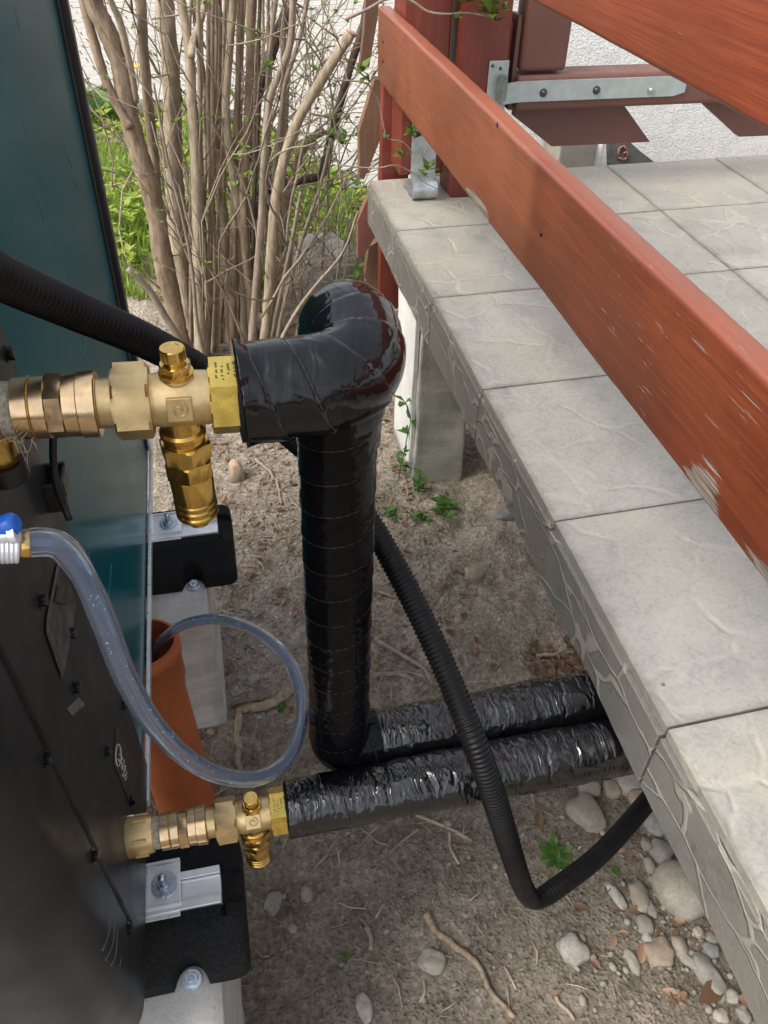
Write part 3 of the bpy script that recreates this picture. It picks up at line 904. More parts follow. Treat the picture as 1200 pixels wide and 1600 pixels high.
# things along the foot of the house wall
pb = empty('wall_plinth', (1.3, 2.6, 0.3), 'brownish plastered plinth below the gate slats', 'plinth')
q0, q1 = at(876, 225, Y=2.6), at(925, 275, Y=2.6)
mk('plaster', box(q0.x, q1.x, 2.6, 2.74, -0.02, at(900, 218, Y=2.6).z), M['plinth'], pb, smooth=False, bevel=(0.004, 1))
for (u, lab) in ((930, 'left of two thin white pipes rising beside the wall plinth'), (943, 'right of two thin white pipes rising beside the dark slab')):
    p = at(u, 250, Y=2.62)
    o = mk('wall_pipe', lathe((p.x, 2.66, 0.0), (0, 0, 1), [(0, 0.0125), (p.z + 0.055, 0.0125), (p.z+0.058, 0.010)], 18), M['pvc_white'], auto=40)
    tag(o, lab, 'pipe', 'pipes at the house wall')
ds = empty('leaning_slab', (1.45, 2.62, 0.4), 'dark grey slab with a red painted mark leaning against the wall', 'slab')
mk('slab_face', prism([at(u, v, Y=2.62) for u, v in ((951, 212), (966, 205), (1000, 236), (1034, 262), (1040, 330), (955, 330))][::-1], (0, 0.025, 0)), M['dark_slab'], ds, smooth=False)
rp = []
for (a, b) in (((967, 232), (975, 228)), ((975, 228), (980, 236)), ((980, 236), (974, 240)), ((967, 232), (965, 246)), ((965, 246), (974, 250)), ((974, 250), (980, 246)), ((980, 236), (980, 246))):
    p, q = at(*a, Y=2.616), at(*b, Y=2.616)
    rp.append(sweep([p, (p+q)/2, q], 0.0032, 6))
mk('painted_mark', join(*rp), M['red_paint'], ds)

# ================================================================ HEAT PUMP CASING
UX, UB, UT = -0.184, 0.425, 1.50
unit = empty('heat_pump', (-0.45, 0.85, UB), 'tall dark grey and teal heat pump casing at the left edge', 'heat pump')
# near panel: front corner rounded, a vertical groove and a fold
def out(y0, y1, x_off=0.0):
    pts = [(UX - 0.5, 0.300), (UX - 0.07, 0.300)]
    for k in range(1, 10):
        a = R(-90 + 90*k/10); pts.append((UX - 0.055 + 0.055*math.cos(a), 0.355 + 0.055*math.sin(a)))
    pts += [(UX, 0.358), (UX, 0.3955), (UX-0.008, 0.398), (UX-0.008, 0.4065), (UX, 0.409), (UX, 0.50), (UX, 0.655), (UX-0.012, 0.657)]
    return pts
pts = out(0, 0)
zs = [UB, UB+0.004, 0.508, 0.512, 0.8, 1.2, UT]
V, F = [], []
for iz, z in enumerate(zs):
    for (x, y) in pts:
        xx = x
        if z < 0.51 and 0.397 < y < 0.4075: xx = UX            # groove stops short of the bottom
        if iz == 0: xx -= 0.001
        V.append((xx, y, z))
m = len(pts)
for i in range(len(zs)-1):
    for k in range(m-1): F.append((i*m+k, i*m+k+1, (i+1)*m+k+1, (i+1)*m+k))
near_panel = mk('rear_panel', (V, F), M['panel'], unit, auto=25)
far_y0, far_y1 = 1.385, 1.40
mk('groove_shade_strip', box(UX-0.0085, UX-0.003, 0.3985, 0.406, 0.513, UT-0.002), M['trim'], near_panel, smooth=False)  # dark strip added to put shade into the groove
# teal side panel, leaning a hair
V, F = [], []
N = 24
for i in range(N+1):
    z = UB + 0.004 + (UT-UB-0.004)*i/N
    for k in range(N+1):
        y = 0.64 + (1.372 - 0.64)*k/N
        V.append((UX - 0.006 + 0.016*(k/N)*(z-UB), y, z))
for i in range(N):
    for k in range(N): F.append((i*(N+1)+k, i*(N+1)+k+1, (i+1)*(N+1)+k+1, (i+1)*(N+1)+k))
side = mk('side_panel', (V, F), M['teal'], unit)
hs = []
for pts in (((22, 10), (30, 48)), ((96, 224), (112, 262)), ((108, 270), (124, 300)), ((140, 520), (136, 556)), ((148, 860), (152, 930)), ((182, 880), (176, 960)), ((60, 300), (72, 345))):
    a_, b_ = at(*pts[0], X=UX+0.0015), at(*pts[1], X=UX+0.0015)
    e_ = lambda p: Vector((UX - 0.006 + 0.016*((p.y-0.64)/0.732)*(p.z-UB) + 0.0002, p.y, p.z))
    hs.append(sweep([e_(a_), e_((a_+b_)/2), e_(b_)], 0.00035, 5))
for h_ in hs: mk('scratch', h_, M['scuff'], side)
# black corner trim: flat strip and rounded profile
def strip(y0, y1, x0, x1, z0, z1, lean=0.016):
    V = []
    for z in (z0, z1):
        e = lean*(z-UB)
        V += [(x0+e, y0, z), (x1+e, y0, z), (x1+e, y1, z), (x0+e, y1, z)]
    return V, [(0,3,2,1),(4,5,6,7),(0,1,5,4),(1,2,6,5),(2,3,7,6),(3,0,4,7)]
mk('trim_strip', strip(1.3735, 1.402, UX-0.02, UX-0.003, UB+0.02, UT), M['trim'], unit, smooth=False)
mk('corner_profile', strip(1.4035, 1.436, UX-0.03, UX+0.006, UB+0.03, UT), M['trim'], unit, bevel=(0.006, 3))
mk('base_edge', join(box(UX-0.004, UX+0.002, 0.60, 1.43, UB-0.012, UB+0.003), box(UX-0.002, UX+0.0035, 1.375, 1.432, UB+0.003, UB+0.05)), M['zinc'], unit, smooth=False, bevel=(0.001, 1))
mk('base_plate', box(-0.72, UX-0.008, 0.33, 1.42, UB-0.010, UB-0.002), M['galv'], unit, smooth=False)
mk('far_panel', box(-0.72, UX-0.012, 1.43, 1.445, UB, UT), M['panel'], unit, smooth=False)
mk('front_panel', box(-0.735, -0.72, 0.30, 1.445, UB, UT), M['panel'], unit, smooth=False)
mk('top_panel', box(-0.735, UX+0.01, 0.30, 1.445, UT+0.0005, UT+0.012), M['panel'], unit, smooth=False)
# bolts of the near panel
def bolt(u, v, r=0.0058):
    p = at(u, v, X=UX)
    b = mk('bolt', join(lathe(p, (1, 0, 0), [(0, r*1.25), (0.0012, r*1.25)], 18), hexnut(p, (1, 0, 0), 0.0012, 0.0065, r)), M['screw'], unit, auto=30)
    return b
for uv in ((10, 553), (62, 939), (108, 990), (116, 1075), (191, 1102), (165, 1174), (70, 1186), (203, 1252), (144, 1338), (199, 1452)):
    bolt(*uv)
p = at(199, 1283, X=UX)
mk('bolt', hexnut(p, (1, 0, 0), 0, 0.008, 0.007), M['zinc'], unit, auto=30)
# recessed grip
hpix = [(90, 878), (104, 900), (118, 938), (116, 962), (98, 1062), (72, 988), (73, 965)]
rim, inn = [], []
c = Vector((0, 0, 0))
P3 = [at(u, v, X=UX+0.0015) for u, v in hpix]
for p in P3: c += p/len(P3)
V, F = [], []
for p in P3: V.append(p)
for p in P3: V.append(p + (c-p)*0.10 + Vector((0.0015, 0, 0)))
for p in P3: V.append(p + (c-p)*0.20)
for p in P3: V.append(p + (c-p)*0.34 + Vector((-0.0012, 0, 0)))
n = len(P3)
for r_ in range(3):
    for k in range(n): F.append((r_*n+k, r_*n+(k+1) % n, (r_+1)*n+(k+1) % n, (r_+1)*n+k))
F.append(tuple(3*n+k for k in range(n)))
grip = mk('grip', (V, F), M['grip'], unit, auto=25)
mk('grip_slot', prism([at(u, v, X=UX+0.0018) for u, v in ((88, 915), (106, 918), (104, 945), (84, 940))], (0.001, 0, 0)), M['trim'], grip, smooth=False)
# sticker and name plate with its round emblem and script
mk('sticker', prism([at(u, v, X=UX+0.0004) for u, v in ((104, 1107), (122, 1089), (132, 1101), (112, 1119))], (0.0006, 0, 0)), M['sticker'], unit, smooth=False)
npl = mk('name_plate', prism([at(u, v, X=UX+0.0004) for u, v in ((181, 1135), (214, 1205), (204, 1262), (177, 1192))], (0.0008, 0, 0)), M['plate'], unit, smooth=False)
ring = []
for k in range(29):
    a = R(360*k/28); ring.append(at(185.0 + 4.2*math.cos(a), 1180 + 17*math.sin(a), X=UX+0.0018))
mk('emblem', sweep(ring, 0.0007, 6), M['white_print'], npl)
scr = []
for pts in (((187, 1178), (190, 1186), (187, 1192), (185, 1186)), ((190, 1183), (194, 1190), (190, 1198), (193, 1204)), ((190, 1200), (196, 1196), (194, 1206), (191, 1212)),
            ((194, 1200), (198, 1208), (193, 1214)), ((192, 1210), (197, 1212), (196, 1219)), ((184, 1186), (189, 1190), (191, 1196))):
    scr.append(sweep(catmull([at(u, v, X=UX+0.0018) for u, v in pts], 0.002), 0.0006, 5))
mk('script', join(*scr), M['white_print'], npl)
# scuffs rubbed into the lacquer near the front corner
sc = []
for pts in (((172, 1425), (169, 1460), (160, 1485)), ((179, 1440), (176, 1475), (165, 1500)), ((183, 1455), (181, 1490), (174, 1508)), ((190, 1495), (187, 1510))):
    sc.append(sweep(catmull([at(u, v, X=UX-0.0002) for u, v in pts], 0.004), lambda s, i: 0.0007, 6))
for h_ in sc: mk('scratch', h_, M['sticker'], near_panel)
# cable clip on the panel edge with its black lead
cl = empty('cable', tuple(at(82, 760, X=UX+0.012)), 'thin black cable held by a square plastic clip on the casing', 'cable')
mk('lead', sweep(catmull([at(86, 640, X=UX+0.03), at(83, 690, X=UX+0.022), at(84, 730, X=UX+0.016), at(90, 765, X=UX+0.014), at(98, 785, X=UX+0.014), at(108, 812, X=UX+0.016)], 0.004), 0.0034, 12), M['plastic'], cl)
a, b = at(58, 742, X=UX+0.004), at(97, 775, X=UX+0.004)
ctr = (a+b)/2
mk('clip', join(box(UX, UX+0.018, ctr.y-0.012, ctr.y+0.017, ctr.z-0.009, ctr.z-0.005), box(UX+0.015, UX+0.019, ctr.y-0.012, ctr.y+0.017, ctr.z-0.005, ctr.z+0.011),
                box(UX, UX+0.018, ctr.y-0.016, ctr.y-0.0125, ctr.z-0.020, ctr.z+0.012), box(UX, UX+0.018, ctr.y+0.0175, ctr.y+0.021, ctr.z-0.009, ctr.z+0.012)), M['plastic'], cl, smooth=False, bevel=(0.0012, 2))

# ---- footings, rubber feet, rails
def footing(y0, y1, xr, label):
    o = mk('concrete_footing', rough_box(-0.75, xr, y0, y1, -0.03, 0.336, 0.0035, 22, 0.0), M['block'])
    tag(o, label, 'footing', 'footings under the heat pump')
footing(0.24, 0.565, -0.108, 'pale concrete footing block under the near rubber foot, at the bottom edge')
footing(0.995, 1.265, -0.098, 'grey concrete footing block under the far rubber foot, behind the orange pipe')

def rubber_foot(yf, yb, xr, ysc, zb, zt, yr0, yr1, label, xscrew):
    """long rubber block: sloping front, rail groove on top, half-round cut-out round the fixing screw"""
    root = empty('rubber_foot', ((xr-0.4)/2, (yf+yb)/2, zb), label, 'rubber foot', 'rubber feet under the heat pump')
    # cross-section in (y, z)
    sec = [(yf, zb), (yf, zb+0.030), (yf+0.006, zb+0.036), (yf+0.040, zt-0.008), (yf+0.050, zt-0.001), (yr0-0.006, zt), (yr0-0.001, zt), (yr0-0.0005, zt-0.012),
           (yr1+0.0005, zt-0.012), (yr1+0.001, zt), (yr1+0.006, zt), (yb-0.012, zt-0.001), (yb-0.004, zt-0.008), (yb, zb+0.03), (yb, zb)]
    xsx = [xr, xr-0.0035, xr-0.008, xr-0.014, xr-0.02]
    n_end = len(xsx)
    xx = xr - 0.024
    while xx > xr - 0.42:
        xsx.append(xx); xx -= 0.004
    cy, cz = (yf+yb)/2, zb + 0.02
    V, F = [], []
    m = len(sec)
    # denser outline
    dens = []
    for i in range(m):
        a, b = sec[i], sec[(i+1) % m]
        L = math.hypot(b[0]-a[0], b[1]-a[1]); nn = max(1, int(L/0.005))
        for k in range(nn): dens.append((a[0]+(b[0]-a[0])*k/nn, a[1]+(b[1]-a[1])*k/nn))
    m = len(dens)
    ins = [0.010, 0.0045, 0.0018, 0.0005, 0.0]
    for ix, x in enumerate(xsx):
        e = ins[ix] if ix < 5 else 0.0
        # dip behind the rail end
        for (y, z) in dens:
            yy = y + (cy-y)*min(0.9, e/0.07); zz = z + (cz - z)*min(0.9, e/0.05)
            # half-round recess at the screw
            dxs = (x - xscrew)
            front = max(0.0, 1 - (yy - yf)/0.045)
            k = max(0.0, 1 - (dxs/0.020)**2)
            if front > 0 and k > 0 and yy < yf + 0.045:
                w = math.sqrt(k)
                yy = max(yy, yf + 0.026*w)
            # pocket at the outer end
            if ix > 4 and x > xr - 0.028 and yr0-0.012 < y < yr1+0.004 and z > zt - 0.004: zz -= 0.010
            V.append((x, yy + 0.0006*n3(x*90, y*90, z*90), zz + 0.0005*n3(x*80+3, y*80, z*80)))
    for i in range(len(xsx)-1):
        for k in range(m): F.append((i*m+k, i*m+(k+1) % m, (i+1)*m+(k+1) % m, (i+1)*m+k))
    F.append(tuple(range(m))[::-1])
    mk('block', (V, F), M['rubber'], root, auto=50)
    # aluminium rail: channel with two lips
    x1 = xr - 0.026; x0 = xr - 0.40
    rl = join(box(x0, x1, yr0, yr1, zt-0.0115, zt-0.005), box(x0, x1, yr0, yr0+0.010, zt-0.005, zt+0.004), box(x0, x1, yr1-0.010, yr1, zt-0.005, zt+0.004),
              box(x0, x1, yr0+0.0105, yr0+0.0135, zt-0.005, zt+0.0015), box(x0, x1, yr1-0.0135, yr1-0.0105, zt-0.005, zt+0.0015))
    mk('rail', rl, M['alu'], root, smooth=False, bevel=(0.0006, 1))
    # fixing screw in the cut-out
    p = Vector((xscrew, yf + 0.009, zb + 0.002))
    mk('fixing_screw', join(lathe(p, (0, -0.2, 1), [(0, 0.012), (0.003, 0.012)], 24), hexnut(p, (0, -0.2, 1), 0.003, 0.010, 0.0085), lathe(p, (0, -0.2, 1), [(0.010, 0.004), (0.014, 0.003)], 12)), M['washer'], root, auto=30)
    return root
rubber_foot(0.386, 0.552, -0.068, 0.5, 0.338, 0.410, 0.452, 0.500, 'black rubber foot under the near end of the casing, beside the lower valve', -0.142)
rubber_foot(1.068, 1.232, -0.036, 0.5, 0.338, 0.410, 1.137, 1.190, 'black rubber foot under the far end of the casing, behind the orange pipe', -0.118)

def bracket(xe, y0, y1, bx, by, z, dep):
    """folded steel foot of the casing with slotted washer, nut and stud"""
    b = mk('mounting_bracket', join(box(UX-0.15, xe, y0+0.010, y1-0.008, z, z+0.003), box(UX-0.15, xe, y0+0.006, y0+0.0098, z-0.004, z+0.0035), box(UX-0.15, xe-0.002, y0-0.006, y0+0.0055, z-0.008, z-0.0045),
                  box(UX-0.15, xe, y1-0.0078, y1-0.004, z-0.004, z+0.006)), M['zinc'], unit, smooth=False, bevel=(0.0012, 2))
    p = Vector((bx, by, z+0.0032))
    n = 40; V, F = [], []
    for t in (0, 0.0025):
        for k in range(n):
            a = 2*math.pi*k/n
            r = 0.0165 if (k % 10) not in (0,) else 0.0135
            V.append((p.x + r*math.cos(a), p.y + r*math.sin(a), p.z + t))
    F = [(k, (k+1) % n, n+(k+1) % n, n+k) for k in range(n)] + [tuple(range(n))[::-1], tuple(range(n, 2*n))]
    mk('washer', (V, F), M['washer'], b, smooth=False)
    mk('nut', hexnut(p, (0, 0, 1), 0.0026, 0.0095, 0.0092), M['washer'], b, auto=30)
    th = [(0.0095, 0.0046)]
    for k in range(9): th += [(0.0098 + k*0.0014, 0.0049), (0.0105 + k*0.0014, 0.0042)]
    mk('stud', lathe(p, (0, 0, 1), th + [(0.0235, 0.0035)], 16), M['washer'], b)
bracket(-0.143, 0.452, 0.520, -0.163, 0.485, 0.4155, 0)
bracket(-0.128, 1.140, 1.206, -0.152, 1.172, 0.4155, 0)

# ---- orange drain pipe
ob = at(291, 1262, Z=0.0) + Vector((0, 0.02, 0))
ot = Vector((-0.206, 0.905, 0.398))
od = (ot - ob)
L = od.length
opipe = empty('drain_pipe', tuple(ob), 'orange plastic drain pipe standing open in the soil beside the casing', 'drain pipe')
mk('pipe_wall', lathe(ob, od, [(-0.05, 0.055), (L-0.105, 0.055), (L-0.095, 0.0555), (L-0.080, 0.0615), (L-0.030, 0.0620), (L-0.026, 0.066), (L-0.010, 0.066), (L-0.006, 0.0620), (L, 0.0625), (L, 0.0585),
     (L-0.10, 0.0575), (L-0.12, 0.051), (0.0, 0.051)], 64, caps=False), M['orange'], opipe, auto=50)

# ================================================================ VALVES
def valve(P, d, label, group, stub, emblem):
    """brass anti-frost valve on a pipe; P is where the union nut starts, d points to the insulated pipe"""
    d = Vector(d).normalized(); P = Vector(P)
    root = empty('brass_valve', tuple(P), label, 'valve', group)
    # press sleeve: rings with a hexagon band
    x, y, z = frame(d)
    S = -0.0635
    prof = [(S, 0.0195), (S+0.001, 0.0212), (S+0.0105, 0.0212), (S+0.011, 0.0203), (S+0.012, 0.0203), (S+0.0125, 0.0212), (S+0.021, 0.0212), (S+0.0212, 0.0205)]
    sl = mk('sleeve', lathe(P, d, prof, 48), M['bronze'], root, auto=30)
    mk('ring', lathe(P, d, [(S+0.0107, 0.0208), (S+0.0113, 0.0216), (S+0.0119, 0.0208)], 48), M['brass_gold'], sl)
    mk('hex_band', hexnut(P, d, S+0.0213, S+0.0318, 0.0228, 0.26, 0.03), M['bronze'], sl, auto=25)
    mk('ring', lathe(P, d, [(S+0.032, 0.0205), (S+0.0325, 0.0214), (S+0.041, 0.0214), (S+0.0413, 0.0207), (S+0.0418, 0.0226), (S+0.0525, 0.0228), (S+0.0532, 0.0218), (S+0.0535, 0.0175)], 48), M['bronze'], sl, auto=30)
    mk('tailpiece', lathe(P, d, [(S+0.0537, 0.0172), (0.002, 0.0172)], 40), M['brass'], root, auto=30)
    mk('union_nut', hexnut(P, d, 0.0, 0.0245, 0.0275, 0.2, 0.12), M['brass'], root, auto=28)
    body = mk('body', lathe(P, d, [(0.0246, 0.0185), (0.027, 0.0185), (0.030, 0.0192), (0.045, 0.0196), (0.060, 0.0190), (0.0645, 0.0188)], 56), M['brass'], root, auto=40)
    mk('hex_end', hexnut(P, d, 0.0640, 0.0905, 0.0282, 0.26, 0.06), M['brass_yellow'], root, auto=25)
    # stamped marks on the upper flats of the end hexagon: rows of tiny dents
    # bleed screw
    up = Vector((0, 0, 1)); c = P + d*0.0440
    mk('boss', lathe(c, up, [(0.010, 0.0122), (0.0180, 0.0115), (0.0188, 0.0105)], 36), M['brass'], body, auto=40)
    bs = mk('bleed_screw', lathe(c, up, [(0.0189, 0.0108), (0.0205, 0.0118), (0.0220, 0.0118), (0.0226, 0.0098)], 36), M['brass_bright'], root, auto=30)
    mk('hex_collar', hexnut(c, up, 0.0227, 0.0288, 0.0112, 0.4, 0.1), M['brass_bright'], bs, auto=28)
    mk('cap', lathe(c, up, [(0.0289, 0.0066), (0.0318, 0.0066), (0.0320, 0.0086), (0.0395, 0.0086), (0.0403, 0.0079), (0.0404, 0.0050), (0.0401, 0.0048)], 36), M['brass_bright'], bs, auto=30)
    # drain branch below
    dn = Vector((0, 0, -1)); c2 = P + d*0.0415
    mk('branch', lathe(c2, dn, [(0.012, 0.0150), (0.024, 0.0146), (0.026, 0.0165), (0.029, 0.0165), (0.031, 0.0148), (0.035, 0.0148)], 40), M['brass_gold'], body, auto=35)
    dv = mk('drain_nut', hexnut(c2, dn, 0.0352, 0.050, 0.0192, 0.3, 0.12), M['brass_gold'], root, auto=28)
    mk('hex_collar', hexnut(c2, dn, 0.0505, 0.0655, 0.0186, 0.55, 0.10), M['brass_gold'], dv, auto=28)
    pr = [(0.0657, 0.0158), (0.067, 0.0164), (0.088, 0.0160)]
    for k in range(3):
        t0 = 0.089 + k*0.0062
        pr += [(t0, 0.0148), (t0+0.0012, 0.0163), (t0+0.0038, 0.0163), (t0+0.0050, 0.0148)]
    pr += [(0.1085, 0.0135), (0.1115, 0.0085), (0.1155, 0.0080)]
    mk('drain_outlet', lathe(c2, dn, pr, 40), M['brass_gold'], dv, auto=35)
    # raised square pad with a swirl, facing the open side
    e = (Vector((0, 0, CAMZ)) - (P + d*0.045)); e = (e - d*e.dot(d)).normalized()
    low = d.cross(e).normalized()
    if low.z > 0: low = -low
    nrm = (e*0.93 + low*0.36).normalized()
    tv = d.cross(nrm).normalized()
    if tv.z < 0: tv = -tv
    c3 = P + d*0.0435 + nrm*0.0185
    h = 0.0085
    pad = mk('emblem_pad', prism([c3 + d*(sx*h) + tv*(sy*h) for sx, sy in ((-1, -1), (1, -1), (1, 1), (-1, 1))], nrm*0.0032), M['brass'], body, smooth=False, bevel=(0.0008, 2))
    sw = []
    for k in range(40):
        a = R(-30 + 12*k); r = 0.0014 + 0.0044*k/39
        sw.append(c3 + nrm*0.0036 + d*(r*math.cos(a)) + tv*(r*math.sin(a)))
    mk('emblem', sweep(sw, 0.00075, 6), M['brass'], pad)
    # dents on the end hexagon
    dots = []
    rr = random.Random(5)
    hb = P + d*0.0665
    best = max(range(6), key=lambda k: (x*math.cos(0.26+math.pi/6+k*math.pi/3) + y*math.sin(0.26+math.pi/6+k*math.pi/3)).dot(e + Vector((0, 0, 0.35))))
    a = 0.26 + math.pi/6 + best*math.pi/3
    fn = x*math.cos(a) + y*math.sin(a); ft = -x*math.sin(a) + y*math.cos(a)
    for row in range(4):
        for k in range(10):
            if rr.random() < 0.35: continue
            q = hb + d*(0.003 + 0.0042*row + rr.uniform(-0.0004, 0.0004)) + fn*(0.0282*math.cos(math.pi/6) + 0.0001) + ft*(-0.008 + 0.0017*k)
            dots.append(prism([q + d*sx*0.0007 + ft*sy*0.00045 for sx, sy in ((-1, -1), (1, -1), (1, 1), (-1, 1))], fn*0.0002))
    mk('stamp_marks', join(*dots), M['steel_dark'], root, smooth=False)
    # threaded seat and hemp at the casing side
    th = [(S-0.0085, 0.0175)]
    for k in range(5): th += [(S-0.0082+k*0.0016, 0.0186), (S-0.0074+k*0.0016, 0.0174)]
    mk('hemp_thread', lathe(P, d, th + [(S+0.0005, 0.0175)], 36), M['hemp'], root)
    return root, S, d, P, x, y

YU = 0.485
A0, A1 = at(0, 640, Y=YU), at(372, 617, Y=YU)
du = (A1 - A0).normalized()
PU = A0 + du*((A1-A0).length*174/372)
rt, S, d, P, x, y = valve(PU, du, 'large brass valve on the upper pipe, nearest the camera', 'brass valves on the heat pump', 0, True)
mk('casing_nut', hexnut(P, d, S-0.050, S-0.009, 0.0232, 0.3, 0.1), M['brass'], rt, auto=28)
c = P + d*(S-0.020)
mk('side_outlet', lathe(c, (0.0, 0, -1), [(0.015, 0.0125), (0.040, 0.0125), (0.042, 0.011)], 28), M['brass_bright'], rt, auto=40)
mk('side_cap', lathe(c, (0.0, 0, -1), [(0.0422, 0.0150), (0.056, 0.0150), (0.058, 0.0135)], 28), M['plastic'], rt, auto=40)
fb = []
rr = random.Random(3)
q0 = at(30, 688, Y=YU-0.019)
for k in range(26):
    v = Vector((rr.uniform(-1, 1), rr.uniform(-0.6, 0.2), rr.uniform(-1, 0.5))).normalized()*rr.uniform(0.006, 0.020)
    w = Vector((rr.uniform(-1, 1), rr.uniform(-1, 1), rr.uniform(-1, 1)))*0.004
    s0 = q0 + Vector((rr.uniform(-0.012, 0.012), 0.004, rr.uniform(-0.003, 0.006)))
    fb.append(sweep(catmull([s0, s0 + v*0.5 + w, s0 + v], 0.003), 0.00022, 4))
mk('hemp_fibre', join(*fb), M['hemp'], rt)

YL, ZL = 0.488, 0.545
A0, A1 = at(200, 1309, X=UX), at(432, 1267, Y=YL)
du2 = (A1 - A0).normalized()
PL = at(338, 1285, Y=(A0.y + A1.y)/2)
PL = A0 + du2*((PL-A0).dot(du2))
rt2, S, d, P, x, y = valve(PL, du2, 'small-looking brass valve on the lower pipe above the near rubber foot', 'brass valves on the heat pump', 0, True)
Lr = (P + d*(S-0.008) - A0).length
mk('casing_socket', lathe(A0, d, [(-0.002, 0.0225), (0.002, 0.0232), (Lr-0.004, 0.0215), (Lr, 0.0205)], 40), M['brass'], rt2, auto=40)
for k in range(6):
    a = R(60*k + 15); e = x*math.cos(a) + y*math.sin(a); f = -x*math.sin(a) + y*math.cos(a)
    c = A0 + e*0.0205
    mk('rib', prism([c + d*0.008 + f*0.0022, c + d*0.008 - f*0.0022, c + d*(Lr-0.006) - f*0.0018, c + d*(Lr-0.006) + f*0.0018], e*0.0042), M['brass'], rt2, smooth=False, bevel=(0.0007, 1))

# ================================================================ INSULATED PIPES
PITCH_T = 0.034
def spiral(s, a, pitch, step, slant=1.0, ph=0.0):
    """overlapping tape: thickness drops sharply at each wrap edge"""
    t = (s/pitch - slant*a/(2*math.pi) + ph) % 1.0
    w = 0.02
    return step*(t if t < 1-w else (1-t)/w*(1-w))
def riser_disp(s, a, i, p):
    return (spiral(s, a, 0.037, 0.0013, 1.0) + 0.0006*n3(p[0]*9 + math.cos(a)*1.2, s*22, math.sin(a)*1.2)
            + 0.00035*n3(math.cos(a)*5, s*150, math.sin(a)*5)
            + 0.00045*max(0, n3(math.cos(a)*2.0 + 5, s*34, math.sin(a)*2.0)))
def elbow_disp(s, a, i, p):
    ca_, sa_ = math.cos(a), math.sin(a)
    e = spiral(s, a, 0.031, 0.0018, 2.0, 0.3)
    e += 0.0005*n3(ca_*1.1, s*16, sa_*1.1 + 4)
    w = n3(ca_*1.6 + 9, s*62 + a*1.5, sa_*1.6)
    e += 0.0005*max(0, w) + 0.0005*max(0, 1 - 5*abs(n3(ca_*1.6 + 4, s*34 - a*1.6, sa_*1.6 + 2)))
    lip = max(0, 1 - s/0.010)
    e += lip*(0.0036*n3(ca_*4, 3.3, sa_*4) + 0.0012) + 0.004*max(0, 1 - s/0.016)*max(0, -ca_*0.2 + sa_*0.98)**6
    e -= 0.0010*max(0, 1 - abs(s-0.017)/0.004)*abs(n3(ca_*5, 1.1, sa_*5))
    return e
def crinkle_disp(s, a, i, p):
    ca_, sa_ = math.cos(a), math.sin(a)
    q = n3(ca_*1.0 + 3, s*8, sa_*1.0)
    w1 = 1 - abs(n3(ca_*1.5 + 2*q, s*48 + 2.0*q + ca_*1.6, sa_*1.5))*2.2
    w2 = 1 - abs(n3(ca_*2.6, s*95 + 3*q - sa_*2.2, sa_*2.6 + 7))*2.4
    w3 = n3(ca_*7, s*160, sa_*7)
    return 0.0009*max(0, w1)**3 + 0.0002*max(0, w2)**2 + 0.00008*w3 + spiral(s, a, 0.05, 0.0008, 1.0) + 0.0016*n3(ca_, s*13, sa_)

upipe = empty('insulated_pipe', (0.3, 0.55, 0.5), 'thick black taped pipe with an elbow dropping from the upper valve', 'pipe', 'insulated pipes')
E0 = PU + du*0.084
EA = at(568, 592, Y=0.490)
EB = Vector((0.0955, 0.585, EA.z + 0.003))
B0 = Vector((0.0865, 0.572, 1.02))
B1 = at(530, 1145, Y=0.560)
path = fillet([E0, EA, EB, Vector((B0.x, B0.y+0.006, B0.z-0.005))], [0.042, 0.040], 0.0016)
Ln = len(path)
def elbow_rad(s, i):
    t = i/(Ln-1)
    return 0.0350 + 0.0038*smooth(0.25, 0.55, t) - 0.0025*smooth(0.8, 1.0, t)
def tape_edges(vf, path, n, pitch, slant, ph, parent, r=0.0003):
    """the cut edge of the tape, a hairline that winds round the wrap"""
    V = np.asarray(vf[0]).reshape(len(path), n, 3)
    A = np.asarray(path)
    s = np.concatenate([[0], np.cumsum(np.linalg.norm(np.diff(A, axis=0), axis=1))])
    for st_ in range(int(slant)):
        P_ = []
        for i in range(3, len(A)-3):
            a = (((s[i]/pitch + ph + st_)/slant) % 1.0)*n
            k = int(a); f = a - k
            p = V[i, k % n]*(1-f) + V[i, (k+1) % n]*f
            o = p - A[i]; P_.append(A[i] + o*(1 + 0.0005/np.linalg.norm(o)))
        mk('tape_edge', sweep(P_, r, 5), M['tape_edge'], parent)
ev = sweep(path, elbow_rad, 110, disp=elbow_disp)
ew = mk('elbow_wrap', ev, M['tape'], upipe)
tape_edges(ev, path, 110, 0.031, 2, 0.3, ew)
mk('foam_end', lathe(E0 - du*0.0005, -du, [(-0.004, 0.0335), (0.0, 0.034), (0.001, 0.026)], 40), M['foam'], upipe)
lo = Vector((B1.x, B1.y, 0.560))
path = fillet([Vector((B0.x, B0.y + 0.004, B0.z + 0.04)), lo + Vector((0, 0, -0.012)), lo + Vector((0.05, 0.001, -0.013))], [0.024], 0.0014)
rv = sweep(path, lambda s, i: 0.0352 + 0.0022*smooth(0.40, 0.47, s), 110, disp=riser_disp)
rw = mk('riser_wrap', rv, M['tape_riser'], upipe)
tape_edges(rv, path, 110, 0.037, 1, 0.0, rw)
r0 = lo + Vector((0.020, 0.001, -0.013))
pts = [r0, Vector((0.20, 0.561, 0.546)), Vector((0.36, 0.566, 0.545)), Vector((0.60, 0.572, 0.541)), Vector((0.95, 0.58, 0.535))]
mk('buried_run', sweep(catmull(pts, 0.0017), 0.0362, 96, disp=crinkle_disp), M['tape_dull'], upipe)

